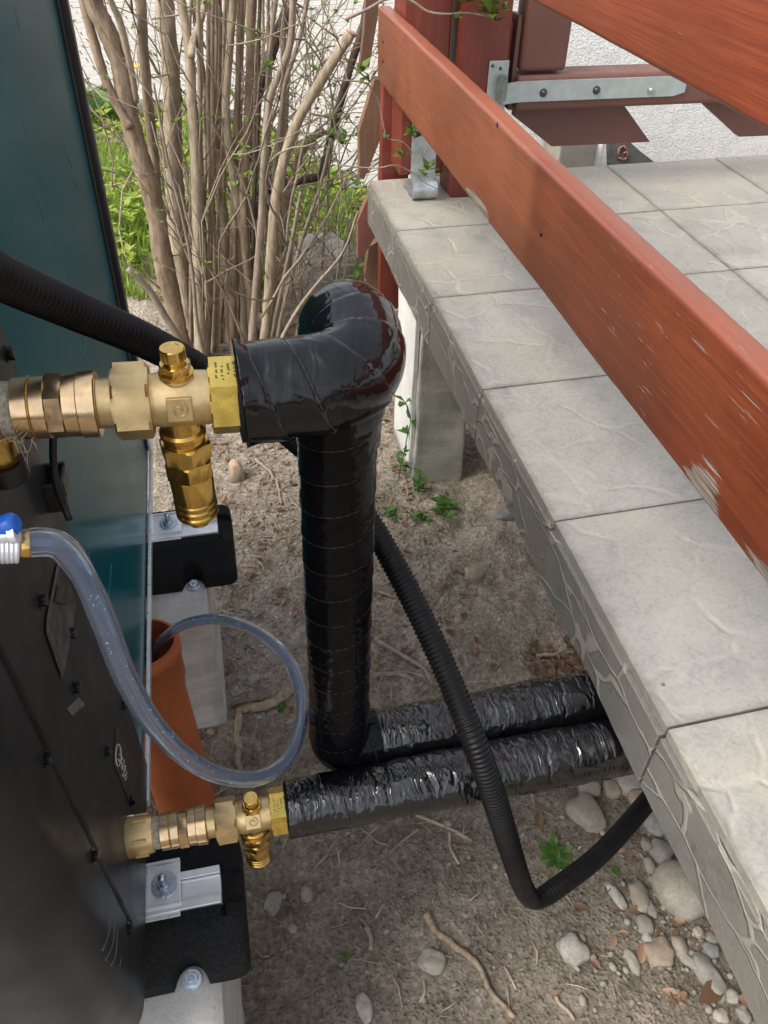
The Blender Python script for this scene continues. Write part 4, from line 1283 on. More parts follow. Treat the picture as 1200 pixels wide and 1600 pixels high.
lpipe = empty('insulated_pipe', (0.4, YL, 0.5), 'crinkled black wrapped pipe running from the lower valve under the terrace', 'pipe', 'insulated pipes')
L0 = PL + du2*0.0835
pts = [L0, Vector((0.08, 0.4885, L0.z-0.003)), Vector((0.20, 0.490, 0.543)), Vector((0.36, 0.492, 0.541)), Vector((0.60, 0.496, 0.536)), Vector((0.95, 0.50, 0.53))]
def lp_disp(s, a, i, p):
    e = crinkle_disp(s + 3.7, a, i, p)
    if s < 0.012: e += (1 - s/0.012)*(0.0028*n3(math.cos(a)*3, 8, math.sin(a)*3) - 0.001)
    return e
mk('film_wrap', sweep(catmull(pts, 0.0017), lambda s, i: 0.0335 + 0.0022*smooth(0.02, 0.30, s), 96, disp=lp_disp), M['tape_dull'], lpipe)
mk('foam_end', lathe(L0 - du2*0.0006, -du2, [(-0.004, 0.0315), (0.0, 0.032), (0.001, 0.025)], 40), M['foam'], lpipe)

# ================================================================ HOSES
def hose_path(list_, step): return catmull([tuple(at(u, v, d=dd)) for u, v, dd in list_], step)
hp_ = hose_path([(-260, 300, 0.36), (-110, 368, 0.42), (0, 432, 0.49), (120, 486, 0.575), (230, 534, 0.66), (330, 590, 0.755), (440, 668, 0.86), (520, 742, 0.915), (575, 812, 0.935),
                 (620, 890, 0.925), (668, 985, 0.905), (706, 1070, 0.885), (742, 1160, 0.872), (770, 1240, 0.90), (795, 1320, 0.965), (812, 1372, 1.02), (823, 1396, 1.045), (834, 1406, 1.06),
                 (848, 1402, 1.07), (880, 1380, 1.085), (935, 1337, 1.115), (990, 1278, 1.16), (1040, 1215, 1.24), (1110, 1120, 1.42)], 0.0009)
seg = np.concatenate([[0], np.cumsum(np.linalg.norm(np.diff(hp_, axis=0), axis=1))])
kink_i = int(np.argmin(np.linalg.norm(hp_ - np.array(at(834, 1406, d=1.06)), axis=1)))
sk = seg[kink_i]
def hose_rad(s, i):
    rip = 0.0011*math.sin(2*math.pi*s/0.0054)
    k = math.exp(-((s-sk)/0.02)**2)
    amp = 0.8 - 0.68*smooth(sk-0.22, sk-0.05, s)
    return 0.0139 - 0.002*k + rip*amp
hose = mk('corrugated_hose', sweep(hp_, hose_rad, 28), M['hose'])
tag(hose, 'black corrugated hose crossing behind the elbow and looping before the pipes', 'hose')

ch = hose_path([(22, 851, 0.452), (60, 847, 0.457), (88, 850, 0.462), (113, 872, 0.472), (140, 918, 0.492), (166, 980, 0.52), (196, 1058, 0.565), (236, 1126, 0.62), (285, 1179, 0.69), (340, 1210, 0.76),
                (400, 1216, 0.83), (446, 1190, 0.90), (468, 1140, 0.96), (470, 1082, 1.02), (448, 1027, 1.06), (402, 987, 1.11), (346, 968, 1.17), (300, 972, 1.23), (270, 986, 1.285), (248, 1006, 1.33), (236, 1032, 1.38), (232, 1064, 1.43)], 0.004)
HR = 0.0084
clear = empty('drain_hose', tuple(ch[0]), 'transparent bluish plastic hose looping from the casing into the orange pipe', 'hose')
def flat(s, i): return 1.0
ov, of = sweep(ch, lambda s, i: HR*(1 - 0.10*math.exp(-((s-0.055)/0.02)**2)), 32, caps=False)
iv, if_ = sweep(ch, lambda s, i: HR*0.66, 24, caps=False)
wallV, wallF = join((ov, of), (iv, [q[::-1] for q in if_]))
mk('hose_wall', (wallV, wallF), M['clear'], clear)
bub = []
rr = random.Random(11)
T = np.gradient(ch, axis=0)
for k in range(70):
    i = rr.randrange(8, len(ch)-20)
    a = rr.uniform(0, 6.28)
    xx, yy, zz = frame(Vector(T[i]))
    for j in range(rr.choice((1, 1, 2, 4))):
        c = Vector(ch[i]) + (xx*math.cos(a) + yy*math.sin(a))*HR*0.60 + zz*rr.uniform(-0.008, 0.008) + Vector((rr.uniform(-1, 1), rr.uniform(-1, 1), rr.uniform(-1, 1)))*0.001
        r = rr.uniform(0.0003, 0.0008)
        bub.append(lathe(c - Vector((0, 0, r)), (0, 0, 1), [(0, r*0.2), (r*0.4, r*0.85), (r, r), (r*1.6, r*0.85), (2*r, r*0.2)], 6))
mk('bubbles', join(*bub), M['bubble'], clear)
# nipple, worm clamp and blue screw cover at the casing end
n0 = at(-60, 852, d=0.44); n1 = at(48, 850, d=0.4555)
dn_ = (n1 - n0).normalized()
nip = empty('hose_connector', tuple(n0), 'brass nipple with steel worm clamp and blue cap at the left edge', 'connector')
Ln_ = (n1-n0).length
mk('nipple', lathe(n0, dn_, [(-0.06, 0.0078), (Ln_-0.006, 0.0078), (Ln_-0.005, 0.0084), (Ln_-0.001, 0.0084), (Ln_, 0.0066)], 28), M['brass_bright'], nip, auto=40)
cc = at(8, 852, d=0.4495)
tc = (cc-n0).dot(dn_)
mk('worm_clamp', lathe(n0, dn_, [(tc-0.007, 0.0100)] + [(tc-0.007 + 0.014*k/12, 0.0112 if k % 2 else 0.0106) for k in range(13)] + [(tc+0.007, 0.0100)], 36), M['zinc'], nip, auto=40)
x_, y_, z_ = frame(dn_)
bc = at(12, 815, d=0.437)
bl = mk('screw_cover', lathe(bc + Vector((-0.006, 0, -0.004)), (0.9, -0.1, 0.3), [(0, 0.0060), (0.001, 0.0068), (0.009, 0.0068), (0.0115, 0.0055), (0.012, 0.003)], 8), M['blue'], nip, bevel=(0.0008, 1))
mk('clamp_screw', lathe(at(4, 838, d=0.438) + Vector((-0.008, 0, 0)), (1, 0, 0.1), [(0, 0.0042), (0.012, 0.0042), (0.0125, 0.006), (0.016, 0.006)], 16), M['zinc'], nip, auto=40)

# ================================================================ SHRUB
def leaf_quads(c, n, size, rr, up=0.5, narrow=0.5):
    """small folded leaves round a point: (verts, faces, tones)"""
    V, F, Tn = [], [], []
    for k in range(n):
        a = rr.uniform(0, 6.28); e = rr.uniform(-0.2, 1.0)*up
        d = Vector((math.cos(a)*math.cos(e), math.sin(a)*math.cos(e), math.sin(e) + 0.15)).normalized()
        s = d.cross(Vector((0, 0, 1))).normalized()
        nn = s.cross(d)
        L = size*rr.uniform(0.6, 1.25); W = L*narrow*rr.uniform(0.7, 1.1)
        b = len(V)
        V += [c, c + d*L*0.45 + s*W*0.5 + nn*L*0.10, c + d*L + nn*L*-0.08, c + d*L*0.45 - s*W*0.5 + nn*L*0.10, c + d*L*0.5 + nn*L*0.02]
        F += [(b, b+1, b+4), (b+1, b+2, b+4), (b+2, b+3, b+4), (b+3, b, b+4)]
        t = rr.uniform(0, 1); Tn += [t]*5
    return V, F, Tn
class Leaves:
    def __init__(s): s.V, s.F, s.T = [], [], []
    def add(s, vft):
        n = len(s.V); s.V += [tuple(v) for v in vft[0]]; s.F += [tuple(i+n for i in f) for f in vft[1]]; s.T += vft[2]
    def build(s, name, mat, parent=None): return mk(name, (s.V, s.F), mat, parent, attr=s.T)

shrub = empty('shrub', (0.05, 2.6, 0.0), 'large leafless multi-stemmed shrub with first green buds behind the pipes', 'shrub')
STEMS = [  # picture points, width in picture pixels, distance, extra lean per metre of height, material
    ([(116, -120), (145, 0), (166, 45), (190, 110), (203, 190), (224, 260), (245, 340), (254, 410), (270, 475), (286, 540), (300, 600)], (31, 33, 25), 2.45, 'bark2'),
    ([(118, -60), (129, 0), (146, 62), (166, 128), (192, 180), (204, 200)], (14, 16, 15), 2.44, 'bark2'),
    ([(150, -60), (172, 0), (186, 30), (196, 70), (207, 120), (212, 160)], (11, 12, 11), 2.47, 'bark'),
    ([(216, -100), (220, 0), (224, 75), (232, 165), (240, 240), (247, 320), (262, 400), (276, 470), (288, 540)], (17, 17, 16), 2.55, 'bark2'),
    ([(250, -150), (258, 0), (266, 100), (270, 190), (272, 275), (280, 375), (292, 470), (302, 560), (306, 610)], (29, 31, 33), 2.62, 'bark'),
    ([(272, -100), (283, 0), (295, 75), (300, 165), (306, 250), (308, 350), (310, 450), (314, 570)], (15, 18, 20), 2.40, 'bark'),
    ([(345, -60), (322, 0), (312, 35), (301, 68), (299, 90)], (10, 12, 12), 2.40, 'bark'),
    ([(336, -100), (340, 0), (342, 100), (340, 200), (345, 300), (352, 375), (358, 450), (362, 570)], (14, 15, 25), 2.58, 'bark2'),
    ([(372, -100), (365, 0), (357, 100), (353, 180), (362, 260), (372, 330), (380, 420), (384, 560)], (13, 14, 15), 2.50, 'bark'),
    ([(400, -100), (395, 0), (390, 125), (385, 225), (380, 300), (384, 400), (392, 470), (396, 560)], (14, 15, 16), 2.46, 'bark2'),
    ([(330, -60), (328, 0), (326, 120), (328, 240), (332, 340), (334, 450), (330, 570)], (9, 10, 12), 2.66, 'bark2'),
    ([(380, -40), (376, 40), (372, 140), (366, 240), (368, 340), (372, 450), (374, 570)], (9, 9, 11), 2.72, 'bark2'),
    ([(486, -90), (455, 0), (430, 65), (405, 140), (392, 200), (382, 280), (376, 350)], (18, 19, 14), 2.78, 'bark_dark'),
    ([(462, -90), (458, 0), (452, 75), (422, 155), (413, 250), (408, 350), (400, 450), (392, 560)], (11, 12, 13), 2.34, 'twig'),
    ([(549, 52), (500, 128), (458, 205), (437, 280), (427, 350), (421, 440), (416, 500), (408, 580)], (17, 18, 15), 2.30, 'bark'),
    ([(575, 0), (566, 45), (540, 130), (516, 220), (506, 262), (500, 275), (466, 282), (424, 292), (400, 325), (386, 365), (380, 430)], (13, 14, 17), 2.72, 'bark_dark'),
    ([(506, 205), (490, 214), (474, 232), (462, 262), (452, 300), (440, 370), (432, 450), (420, 560)], (13, 12, 11), 2.60, 'bark2'),
    ([(488, -40), (468, 60), (446, 130), (437, 200), (430, 260), (426, 330)], (7, 8, 9), 2.5, 'twig'),
    ([(440, -60), (424, 60), (416, 170), (412, 280), (420, 380), (424, 470), (420, 570)], (8, 8, 9), 2.66, 'twig'),
    ([(300, -60), (306, 40), (318, 120), (322, 230), (318, 330), (322, 450), (326, 570)], (8, 8, 9), 2.75, 'bark2'),
    ([(240, 130), (262, 250), (285, 340), (300, 420), (310, 520)], (4, 5, 7), 2.33, 'twig'),
    ([(200, 420), (232, 452), (262, 500), (300, 560), (330, 600)], (9, 12, 14), 2.2, 'twig'),
    ([(560, 330), (535, 395), (490, 450), (455, 500), (430, 560)], (4, 5, 7), 2.2, 'twig'),
    ([(470, 300), (455, 380), (440, 450), (425, 520), (412, 590)], (6, 7, 8), 2.3, 'twig'),
    ([(520, 205), (500, 290), (470, 380), (445, 470), (425, 570)], (5, 6, 7), 2.4, 'twig'),
    ([(405, 30), (400, 130), (398, 250), (402, 360), (404, 470), (400, 570)], (7, 8, 9), 2.85, 'bark2'),
    ([(350, 20), (352, 140), (350, 260), (342, 380), (346, 480), (350, 580)], (6, 7, 8), 2.85, 'bark_dark'),
]
rs = random.Random(21)
def stem(pix, wid, Y, mat, parent, name='stem', n=14):
    K = len(pix); C = []
    for i, (u, v) in enumerate(pix):
        p = at(u, v, Y=Y + 0.10*(1 - i/(K-1))*math.sin(Y*37))
        t = i/(K-1)
        w = np.interp(t, (0, 0.5, 1), wid)*0.92
        C.append((p.x, p.y, p.z, w*depth(p)/FPX/2))
    # carry the foot into the soil
    q = C[-1]
    if q[2] > 0.03 and name == 'stem' and pix[-1][1] > 500:
        C.append((q[0]*0.9 + 0.01, q[1], -0.02, q[3]*1.1))
    A = catmull(C, 0.010)
    ph = rs.uniform(0, 50)
    return mk(name, sweep(A[:, :3], A[:, 3], n, disp=lambda s, a, i, p: A[i, 3]*(0.16*n3(math.cos(a)*1.5 + ph, s*14, math.sin(a)*1.5) + 0.12*n3(math.cos(a)*4, s*60 + ph, math.sin(a)*4))), M[mat], parent)
for (pix, wid, Y, mat) in STEMS:
    stem(pix, wid, Y, mat, shrub)
for k in range(20):
    u0 = 300 + 7.4*k + rs.uniform(-6, 6); lean = rs.uniform(-8, 34)*(k/20 + 0.2)
    pix = [(u0 + lean*(1 - i/5) + rs.uniform(-3, 3), -40 + 122*i) for i in range(6)]
    w_ = rs.uniform(5, 8.5)
    stem(pix, (w_*0.8, w_, w_*1.15), rs.uniform(2.45, 2.95), rs.choice(('bark', 'bark2', 'bark_dark', 'twig')), shrub, n=8)
# pale cut end of the sawn limb and the sawn stump in front
e = at(549, 52, Y=2.30 + 0.10*math.sin(2.30*37)); mk('cut_end', lathe(e + Vector((0.001, 0, 0.001)), (0.55, 0.1, 0.8), [(-0.003, 0.016), (0.004, 0.0155)], 14), M['cut'], shrub)
buds = Leaves()
twigs = []
# fine twigs: wandering upwards from the stems
def grow(p, d, L, r, rr, gen=0, bud=0.5):
    P = [Vector(p)]; n = max(3, int(L/0.07)); d = Vector(d).normalized()
    for i in range(n):
        d = (d + Vector((rr.gauss(0, 0.16), rr.gauss(0, 0.16), rr.gauss(0.04, 0.12)))).normalized()
        P.append(P[-1] + d*L/n)
        if gen < 1 and rr.random() < 0.30:
            dd = (d + Vector((rr.gauss(0, 0.7), rr.gauss(0, 0.7), rr.gauss(0, 0.4)))).normalized()
            grow(P[-1], dd, L*rr.uniform(0.2, 0.5), r*0.6, rr, gen+1, bud)
        if rr.random() < bud*0.35: buds.add(leaf_quads(P[-1], rr.choice((2, 3, 4)), rr.uniform(0.012, 0.026), rr))
    A = np.array([tuple(q) for q in P])
    twigs.append(sweep(A, [r*(1 - 0.7*i/len(A)) for i in range(len(A))], 5))
    if rr.random() < bud: buds.add(leaf_quads(P[-1], rr.choice((3, 4, 5)), rr.uniform(0.016, 0.034), rr))
for k in range(44):
    u = rs.choice((rs.uniform(320, 470), rs.uniform(400, 560), rs.uniform(280, 420)))
    p = at(u, rs.uniform(380, 560), Y=rs.uniform(2.25, 2.95))
    p.z = max(0.0, min(p.z, 0.25))
    grow(p, (rs.gauss(0.10 if u > 400 else 0.0, 0.28), rs.gauss(0, 0.2), 1), rs.uniform(0.5, 1.5), rs.uniform(0.0025, 0.0055), rs)
for k in range(60):
    p = at(rs.uniform(440, 545), rs.uniform(60, 330), Y=rs.uniform(2.5, 3.1))
    grow(p, (rs.gauss(0.0, 0.6), rs.gauss(0.2, 0.4), rs.uniform(-0.2, 1)), rs.uniform(0.2, 0.6), rs.uniform(0.0015, 0.003), rs, 0, 0.6)
for k in range(9):
    p = at(rs.uniform(110, 260), rs.uniform(20, 300), Y=rs.uniform(2.4, 2.8))
    grow(p, (rs.gauss(0, 0.8), rs.gauss(0, 0.4), rs.uniform(-0.3, 0.8)), rs.uniform(0.2, 0.5), rs.uniform(0.0015, 0.003), rs, 0, 0.25)
# dry tangle at the foot, right of the stems
for k in range(70):
    p = at(rs.uniform(400, 570), rs.uniform(330, 440), Y=rs.uniform(2.3, 2.9)); p.z = max(0.01, min(p.z, 0.3))
    grow(p, (rs.gauss(0.2, 0.8), rs.gauss(0, 0.5), rs.uniform(-0.1, 0.9)), rs.uniform(0.15, 0.45), rs.uniform(0.0012, 0.003), rs, 0, 0.12)
# named twigs that cross in front of the posts
def twig_px(pix, w, Y, budat=()):
    A = catmull([tuple(at(u, v, Y=Y)) for u, v in pix], 0.012)
    twigs.append(sweep(A, [w*(1 - 0.5*i/len(A)) for i in range(len(A))], 7))
    for (u, v, n, sz) in budat: buds.add(leaf_quads(at(u, v, Y=Y-0.005), n, sz, rs, 0.9, 0.6))
twig_px([(540, 30), (575, 14), (605, -2), (640, 0), (668, 18), (700, 22), (730, 20), (765, 26)], 0.0035, 1.92, ((712, 28, 5, 0.024), (722, 4, 8, 0.034), (738, 2, 5, 0.03), (766, 22, 10, 0.036), (776, 34, 6, 0.03), (786, 18, 4, 0.03), (772, 6, 6, 0.032)))
twig_px([(520, 125), (566, 128), (580, 138), (592, 160), (598, 190), (606, 216), (630, 222), (645, 240)], 0.0022, 1.93, ((566, 112, 9, 0.034), (578, 124, 6, 0.03), (645, 208, 9, 0.032), (648, 216, 5, 0.03), (600, 217, 4, 0.02)))
twig_px([(530, 258), (570, 262), (595, 262), (618, 258), (645, 270), (662, 284), (685, 296)], 0.0018, 1.93, ((630, 246, 7, 0.03), (668, 266, 9, 0.03), (664, 276, 5, 0.028), (618, 260, 4, 0.02)))
for (u, v, n, s_) in ((522, 218, 9, 0.05), (534, 226, 7, 0.045), (543, 215, 6, 0.04), (573, 216, 6, 0.03), (418, 102, 5, 0.035), (424, 110, 4, 0.03), (452, 92, 4, 0.03), (492, 110, 4, 0.03), (168, 124, 5, 0.03), (120, 94, 5, 0.03), (372, 247, 5, 0.04),
                      (496, 172, 5, 0.03), (562, 206, 5, 0.03), (560, 420, 8, 0.04), (556, 436, 8, 0.05), (400, 60, 4, 0.03)):
    buds.add(leaf_quads(at(u, v, Y=2.35), n, s_*0.8, rs, 0.9, 0.6))
o = mk('fine_twigs', join(*twigs), M['twig'], shrub); tag(o, kind='stuff')
o = buds.build('buds', M['leaf'], shrub); tag(o, kind='stuff')

stump = empty('stump', tuple(at(370, 745, Z=0)), 'short sawn stem stub below the upper brass valve', 'stump')
sb = at(370, 748, Z=0); st_ = Vector((sb.x, sb.y, 0.055))
mk('stem', sweep([sb - Vector((0, 0, 0.02)), sb + Vector((0.002, 0, 0.03)), st_], [0.030, 0.020, 0.017], 14), M['bark'], stump)
mk('cut_face', lathe(st_ - Vector((0, 0, 0.002)), (0.1, -0.15, 1), [(0, 0.0165), (0.004, 0.016)], 16), M['cut'], stump)

# ================================================================ GRASS, LEAFY PLANTS
def in_grass(x, y):
    pts = [(-7, 5.62), (-0.75, 5.35), (0.0, 4.95), (0.5, 4.25), (0.62, 3.72), (0.9, 3.2)]
    yy = np.interp(x, [p[0] for p in pts], [p[1] for p in pts])
    return y < yy - 0.03 and y > 2.95 + 0.3*n3(x*2.2, 4.4, 0) + max(0, x-0.1)*0.3
gr = Leaves()
rg = random.Random(4)
cnt = 0
while cnt < 22000:
    x, y = rg.uniform(-1.1, 0.9), rg.uniform(2.8, 5.4)
    if not in_grass(x, y): continue
    if n3(x*3.2, y*3.2, 9.0) < -0.12 and rg.random() < 0.85: continue
    cnt += 1
    z = gz(x, y); h = rg.uniform(0.03, 0.085); a = rg.uniform(0, 6.28); w = rg.uniform(0.003, 0.006)
    l = rg.uniform(0.1, 0.7)*h
    sx, sy = math.cos(a)*w, math.sin(a)*w
    tx, ty = -math.sin(a)*l, math.cos(a)*l
    b = len(gr.V)
    gr.V += [(x-sx, y-sy, z-0.004), (x+sx, y+sy, z-0.004), (x+tx*0.5+sx*0.7, y+ty*0.5+sy*0.7, z+h*0.6), (x+tx*0.5-sx*0.7, y+ty*0.5-sy*0.7, z+h*0.6), (x+tx, y+ty, z+h)]
    gr.F += [(b, b+1, b+2, b+3), (b+3, b+2, b+4)]
    t = rg.uniform(0.1, 1); gr.T += [t]*5
gcv = Leaves()
for k in range(1500):
    x, y = rg.uniform(-1.0, 0.8), rg.uniform(3.0, 5.3)
    if in_grass(x, y) and n3(x*2.5, y*2.5, 3.0) > -0.1:
        gcv.add(leaf_quads(Vector((x, y, gz(x, y) + rg.uniform(0.02, 0.10))), 5, rg.uniform(0.03, 0.06), rg, 0.7, 0.6))
o = gcv.build('ground_cover', M['cover']); tag(o, 'yellow-green leafy ground cover among the grass behind the shrub', 'ground cover', kind='stuff')
o = gr.build('grass', M['grass']); tag(o, 'fresh green grass strip between the shrub and the paving', 'grass', kind='stuff')
def broad(c, n, L, label, name='leafy_plant', mat='weed', rr=rg, narrow=0.42, spread=0.9):
    lv = Leaves()
    for k in range(n):
        a = rr.uniform(0, 6.28); tilt = rr.uniform(0.15, spread)
        d = Vector((math.cos(a)*math.sin(tilt), math.sin(a)*math.sin(tilt), math.cos(tilt)))
        s = d.cross(Vector((0, 0, 1))).normalized() if tilt > 0.05 else Vector((1, 0, 0))
        nn = s.cross(d)
        l = L*rr.uniform(0.6, 1.1); w = l*narrow
        V, F, T_ = [], [], []
        for i in range(7):
            t = i/6; ww = w*math.sin(math.pi*min(1, 0.08 + 0.92*t))**0.8*0.5
            p = c + d*l*t - Vector((0, 0, 1))*l*0.35*t*t
            V += [p - s*ww + nn*ww*0.4, p, p + s*ww + nn*ww*0.4]
        for i in range(6):
            for k2 in range(2): F.append((i*3+k2, i*3+k2+1, (i+1)*3+k2+1, (i+1)*3+k2))
        lv.add((V, F, [rr.uniform(0, 1)]*len(V)))
    o = lv.build(name, M[mat]); tag(o, label, 'plant'); return o
c = at(158, 200, Z=0.1); broad(Vector((c.x, c.y, 0.1)), 7, 0.30, 'broad-leaved green plant at the top left beside the casing', spread=0.8)
c = at(128, 180, Z=0.1); broad(Vector((c.x, c.y, 0.1)), 9, 0.24, 'narrow-leaved green plant against the black casing edge', narrow=0.14, spread=0.5)
fl = empty('yellow_flower', tuple(at(214, 135, Z=0.1)), 'single yellow flower between the shrub stems at the top left', 'flower')
c = at(214, 110, Y=at(214, 135, Z=0.1).y); g0 = at(214, 138, Z=0.1)
mk('flower_stem', sweep([g0, (g0+c)/2 + Vector((0.005, 0, 0)), c], 0.004, 6), M['weed'], fl)
pet = []
for k in range(6):
    a = R(60*k); dd = Vector((math.cos(a), math.sin(a), 0.9)).normalized(); s = dd.cross(Vector((0, 0, 1))).normalized()
    pet.append(([c, c + dd*0.03 + s*0.013, c + dd*0.055, c + dd*0.03 - s*0.013], [(0, 1, 2, 3)]))
mk('petals', join(*pet), M['yellow'], fl)
# weeds and seedlings
def weed(u, v, n, L, label, tall=0.0):
    c = at(u, v, Z=0.0); c.z = gz(c.x, c.y)
    if tall:
        root = empty('seedling', tuple(c), label, 'plant', 'green seedlings in the soil')
        lv = Leaves(); A = [c]
        for k in range(5):
            A.append(A[-1] + Vector((rg.gauss(0, 0.006), rg.gauss(0, 0.006), tall/5)))
            lv.add(leaf_quads(A[-1], 5, L, rg, 0.5, 0.5))
        mk('plant_stem', sweep(catmull([tuple(p) for p in A], 0.01), 0.0015, 6), M['weed'], root)
        lv.build('leaves', M['weed'], root)
    else:
        lv = Leaves()
        for k in range(n):
            q = c + Vector((rg.gauss(0, L*min(0.55, 0.06*n)), rg.gauss(0, L*min(0.55, 0.06*n)), rg.uniform(0, L*0.6)))
            lv.add(leaf_quads(q, 4, L, rg, 0.5, 0.55))
        o = lv.build('weed', M['weed']); tag(o, label, 'plant', 'low weeds in the soil')
weed(870, 1340, 18, 0.022, 'low green weed on the soil left of the hose kink')
weed(962, 1362, 3, 0.010, 'tiny green sprout between hose and stones')
weed(690, 802, 12, 0.030, 'low green weed in front of the concrete pillar')
weed(655, 815, 8, 0.024, 'small green weed left of the pillar weed')
weed(612, 800, 7, 0.024, 'small green weed beside the black riser')
weed(268 + 170, 1108, 8, 0.010, 'faint green moss tuft inside the clear hose loop')
weed(540, 1500, 8, 0.007, 'sparse pale moss patch at the bottom of the soil')
weed(622, 752, 0, 0.036, 'green seedling climbing the left side of the pillar', tall=0.26)
weed(660, 770, 0, 0.028, 'short green seedling at the near corner of the pillar', tall=0.06)

# ================================================================ STONES
def stone_mesh(w, l, h, seed, n=3, rough=0.10, facet=0.0):
    bm = bmesh.new(); bmesh.ops.create_icosphere(bm, subdivisions=n, radius=1.0)
    V = []
    for v in bm.verts:
        c = v.co.copy(); k = 1 + rough*1.6*n3(c.x*1.1+seed, c.y*1.1, c.z*1.1) + rough*0.5*n3(c.x*3+seed, c.y*3, c.z*3) - facet*max(0, n3(c.x*1.6+seed*2, c.y*1.6+5, c.z*1.6))*1.4
        sgn = lambda q: math.copysign(abs(q)**0.85, q)
        V.append((sgn(c.x)*w/2*k, sgn(c.y)*l/2*k, sgn(c.z)*h/2*k))
    bm.verts.index_update(); F = [tuple(v.index for v in f.verts) for f in bm.faces]; bm.free()
    return V, F
def stone(u, v, w, h, ang, mat, label, rough=0.10, hk=0.75, sink=0.40):
    c = at(u, v, Z=0.0)
    k = depth(c)/FPX
    W, Lh = w*k, h*k*1.18
    H = min(W, Lh)*hk
    V, F = stone_mesh(W, Lh, H, u*0.37 + v, 3, rough*1.35, 0.22 if rough >= 0.1 else 0.04)
    a = R(ang); z0 = gz(c.x, c.y) + H*(0.5 - sink)
    V = [(c.x + x*math.cos(a) - y*math.sin(a), c.y + x*math.sin(a) + y*math.cos(a), z0 + z) for x, y, z in V]
    o = mk('stone', (V, F), M[mat]); tag(o, label, 'stone', 'stones on the soil')
STONES = [
    (1062, 1394, 82, 78, 0, 'stone', 'largest round beige boulder half under the terrace edge', 0.05),
    (921, 1232, 36, 32, 0, 'stone', 'small rounded stone on top of the two-lobed pair below the pipes'),
    (917, 1272, 54, 56, 20, 'stone', 'lower, larger stone of the two-lobed pair below the pipes', 0.14),
    (957, 1234, 30, 28, 0, 'stone_warm', 'small brown stone right of the two-lobed pair'),
    (980, 1224, 42, 34, 15, 'stone_pale', 'pale stone tucked right under the lower pipe end'),
    (998, 1250, 36, 34, 0, 'stone_warm', 'reddish stone just above the hose end'),
    (1022, 1286, 40, 42, 0, 'stone_grey', 'dark grey stone beneath the hose end at the terrace'),
    (1033, 1333, 36, 36, 30, 'stone_grey', 'angular grey stone above the largest boulder'),
    (1009, 1320, 17, 19, 0, 'stone', 'tiny beige stone left of the angular grey stone'),
    (1015, 1353, 20, 24, 0, 'stone', 'small egg-shaped stone directly above left of the boulder'),
    (998, 1403, 29, 46, -8, 'stone', 'upright oval stone left of the largest boulder'),
    (961, 1401, 18, 42, 12, 'stone_pale', 'narrow whitish stone standing beside the oval one', 0.12),
    (1016, 1424, 15, 22, 0, 'stone_grey', 'tiny grey stone between oval stone and boulder'),
    (1006, 1448, 24, 28, 0, 'stone_grey', 'bluish grey round pebble below the oval stone', 0.05),
    (893, 1488, 44, 40, 10, 'stone_pale', 'pale angular stone alone on the soil below the hose kink', 0.18),
    (987, 1506, 18, 34, 8, 'stone', 'slim almond-shaped stone left of the brown lump'),
    (1028, 1490, 46, 38, 0, 'stone_warm', 'brown lumpy stone in the row below the boulder', 0.18),
    (1011, 1472, 18, 18, 0, 'stone_pale', 'tiny pale stone on the upper left of the brown lump'),
    (1058, 1482, 26, 28, 0, 'stone', 'rounded beige stone right of the brown lump'),
    (1075, 1505, 17, 38, 35, 'stone', 'long slanting stone below the rounded beige one'),
    (1105, 1528, 34, 62, 12, 'stone_grey', 'large pointed greenish stone near the lower terrace edge', 0.16),
    (1110, 1489, 30, 20, -15, 'stone_grey', 'flat split grey stone above the pointed one', 0.2),
    (1140, 1560, 24, 20, 0, 'stone', 'small oval stone right of the pointed stone'),
    (1112, 1468, 20, 18, 0, 'stone_grey', 'small dark stone against the terrace shadow'),
    (1090, 1458, 18, 16, 0, 'stone_pale', 'small broken pale stone below the boulder'),
    (1124, 1590, 26, 20, 0, 'stone_pale', 'pale pebble at the bottom edge beneath the pointed stone'),
    (1161, 1587, 18, 24, 0, 'stone_grey', 'last grey pebble at the bottom right by the terrace', 0.2),
    (1046, 1310, 16, 26, 20, 'stone_grey', 'slim grey stone touching the terrace edge shadow'),
    (427, 1413, 26, 32, -25, 'stone', 'oval grey stone right of the near rubber foot'),
    (570, 1572, 26, 36, 10, 'stone_pale', 'smooth pale pebble at the bottom centre'),
    (675, 1502, 44, 30, -25, 'stone_pale', 'pale wedge-shaped stone left of the long root', 0.14),
    (480, 1398, 20, 20, 0, 'stone', 'small stone right of the oval grey one'),
    (780, 812, 38, 26, 0, 'stone_grey', 'flat grey stone right of the pillar foot'),
    (738, 906, 30, 26, 0, 'stone_warm', 'tan lump of soil-coated stone in the middle of the bed', 0.2),
    (395, 1062, 26, 18, 20, 'stone_pale', 'whitish mortar lump beside the far footing', 0.25),
    (368, 1080, 16, 14, 0, 'stone_pale', 'smaller mortar crumb beside the far footing', 0.25),
    (330, 1142, 15, 10, 0, 'stone_warm', 'yellowish pebble at the foot of the far footing'),
    (925, 1500, 12, 12, 0, 'stone_pale', 'tiny pebble right of the pale angular stone'),
    (458, 1452, 12, 12, 0, 'stone_pale', 'tiny white pebble below the small stone'),
    (700, 1288, 13, 11, 0, 'stone_pale', 'tiny pale pebble just below the lower pipe'),
]
for s_ in STONES: stone(*s_)
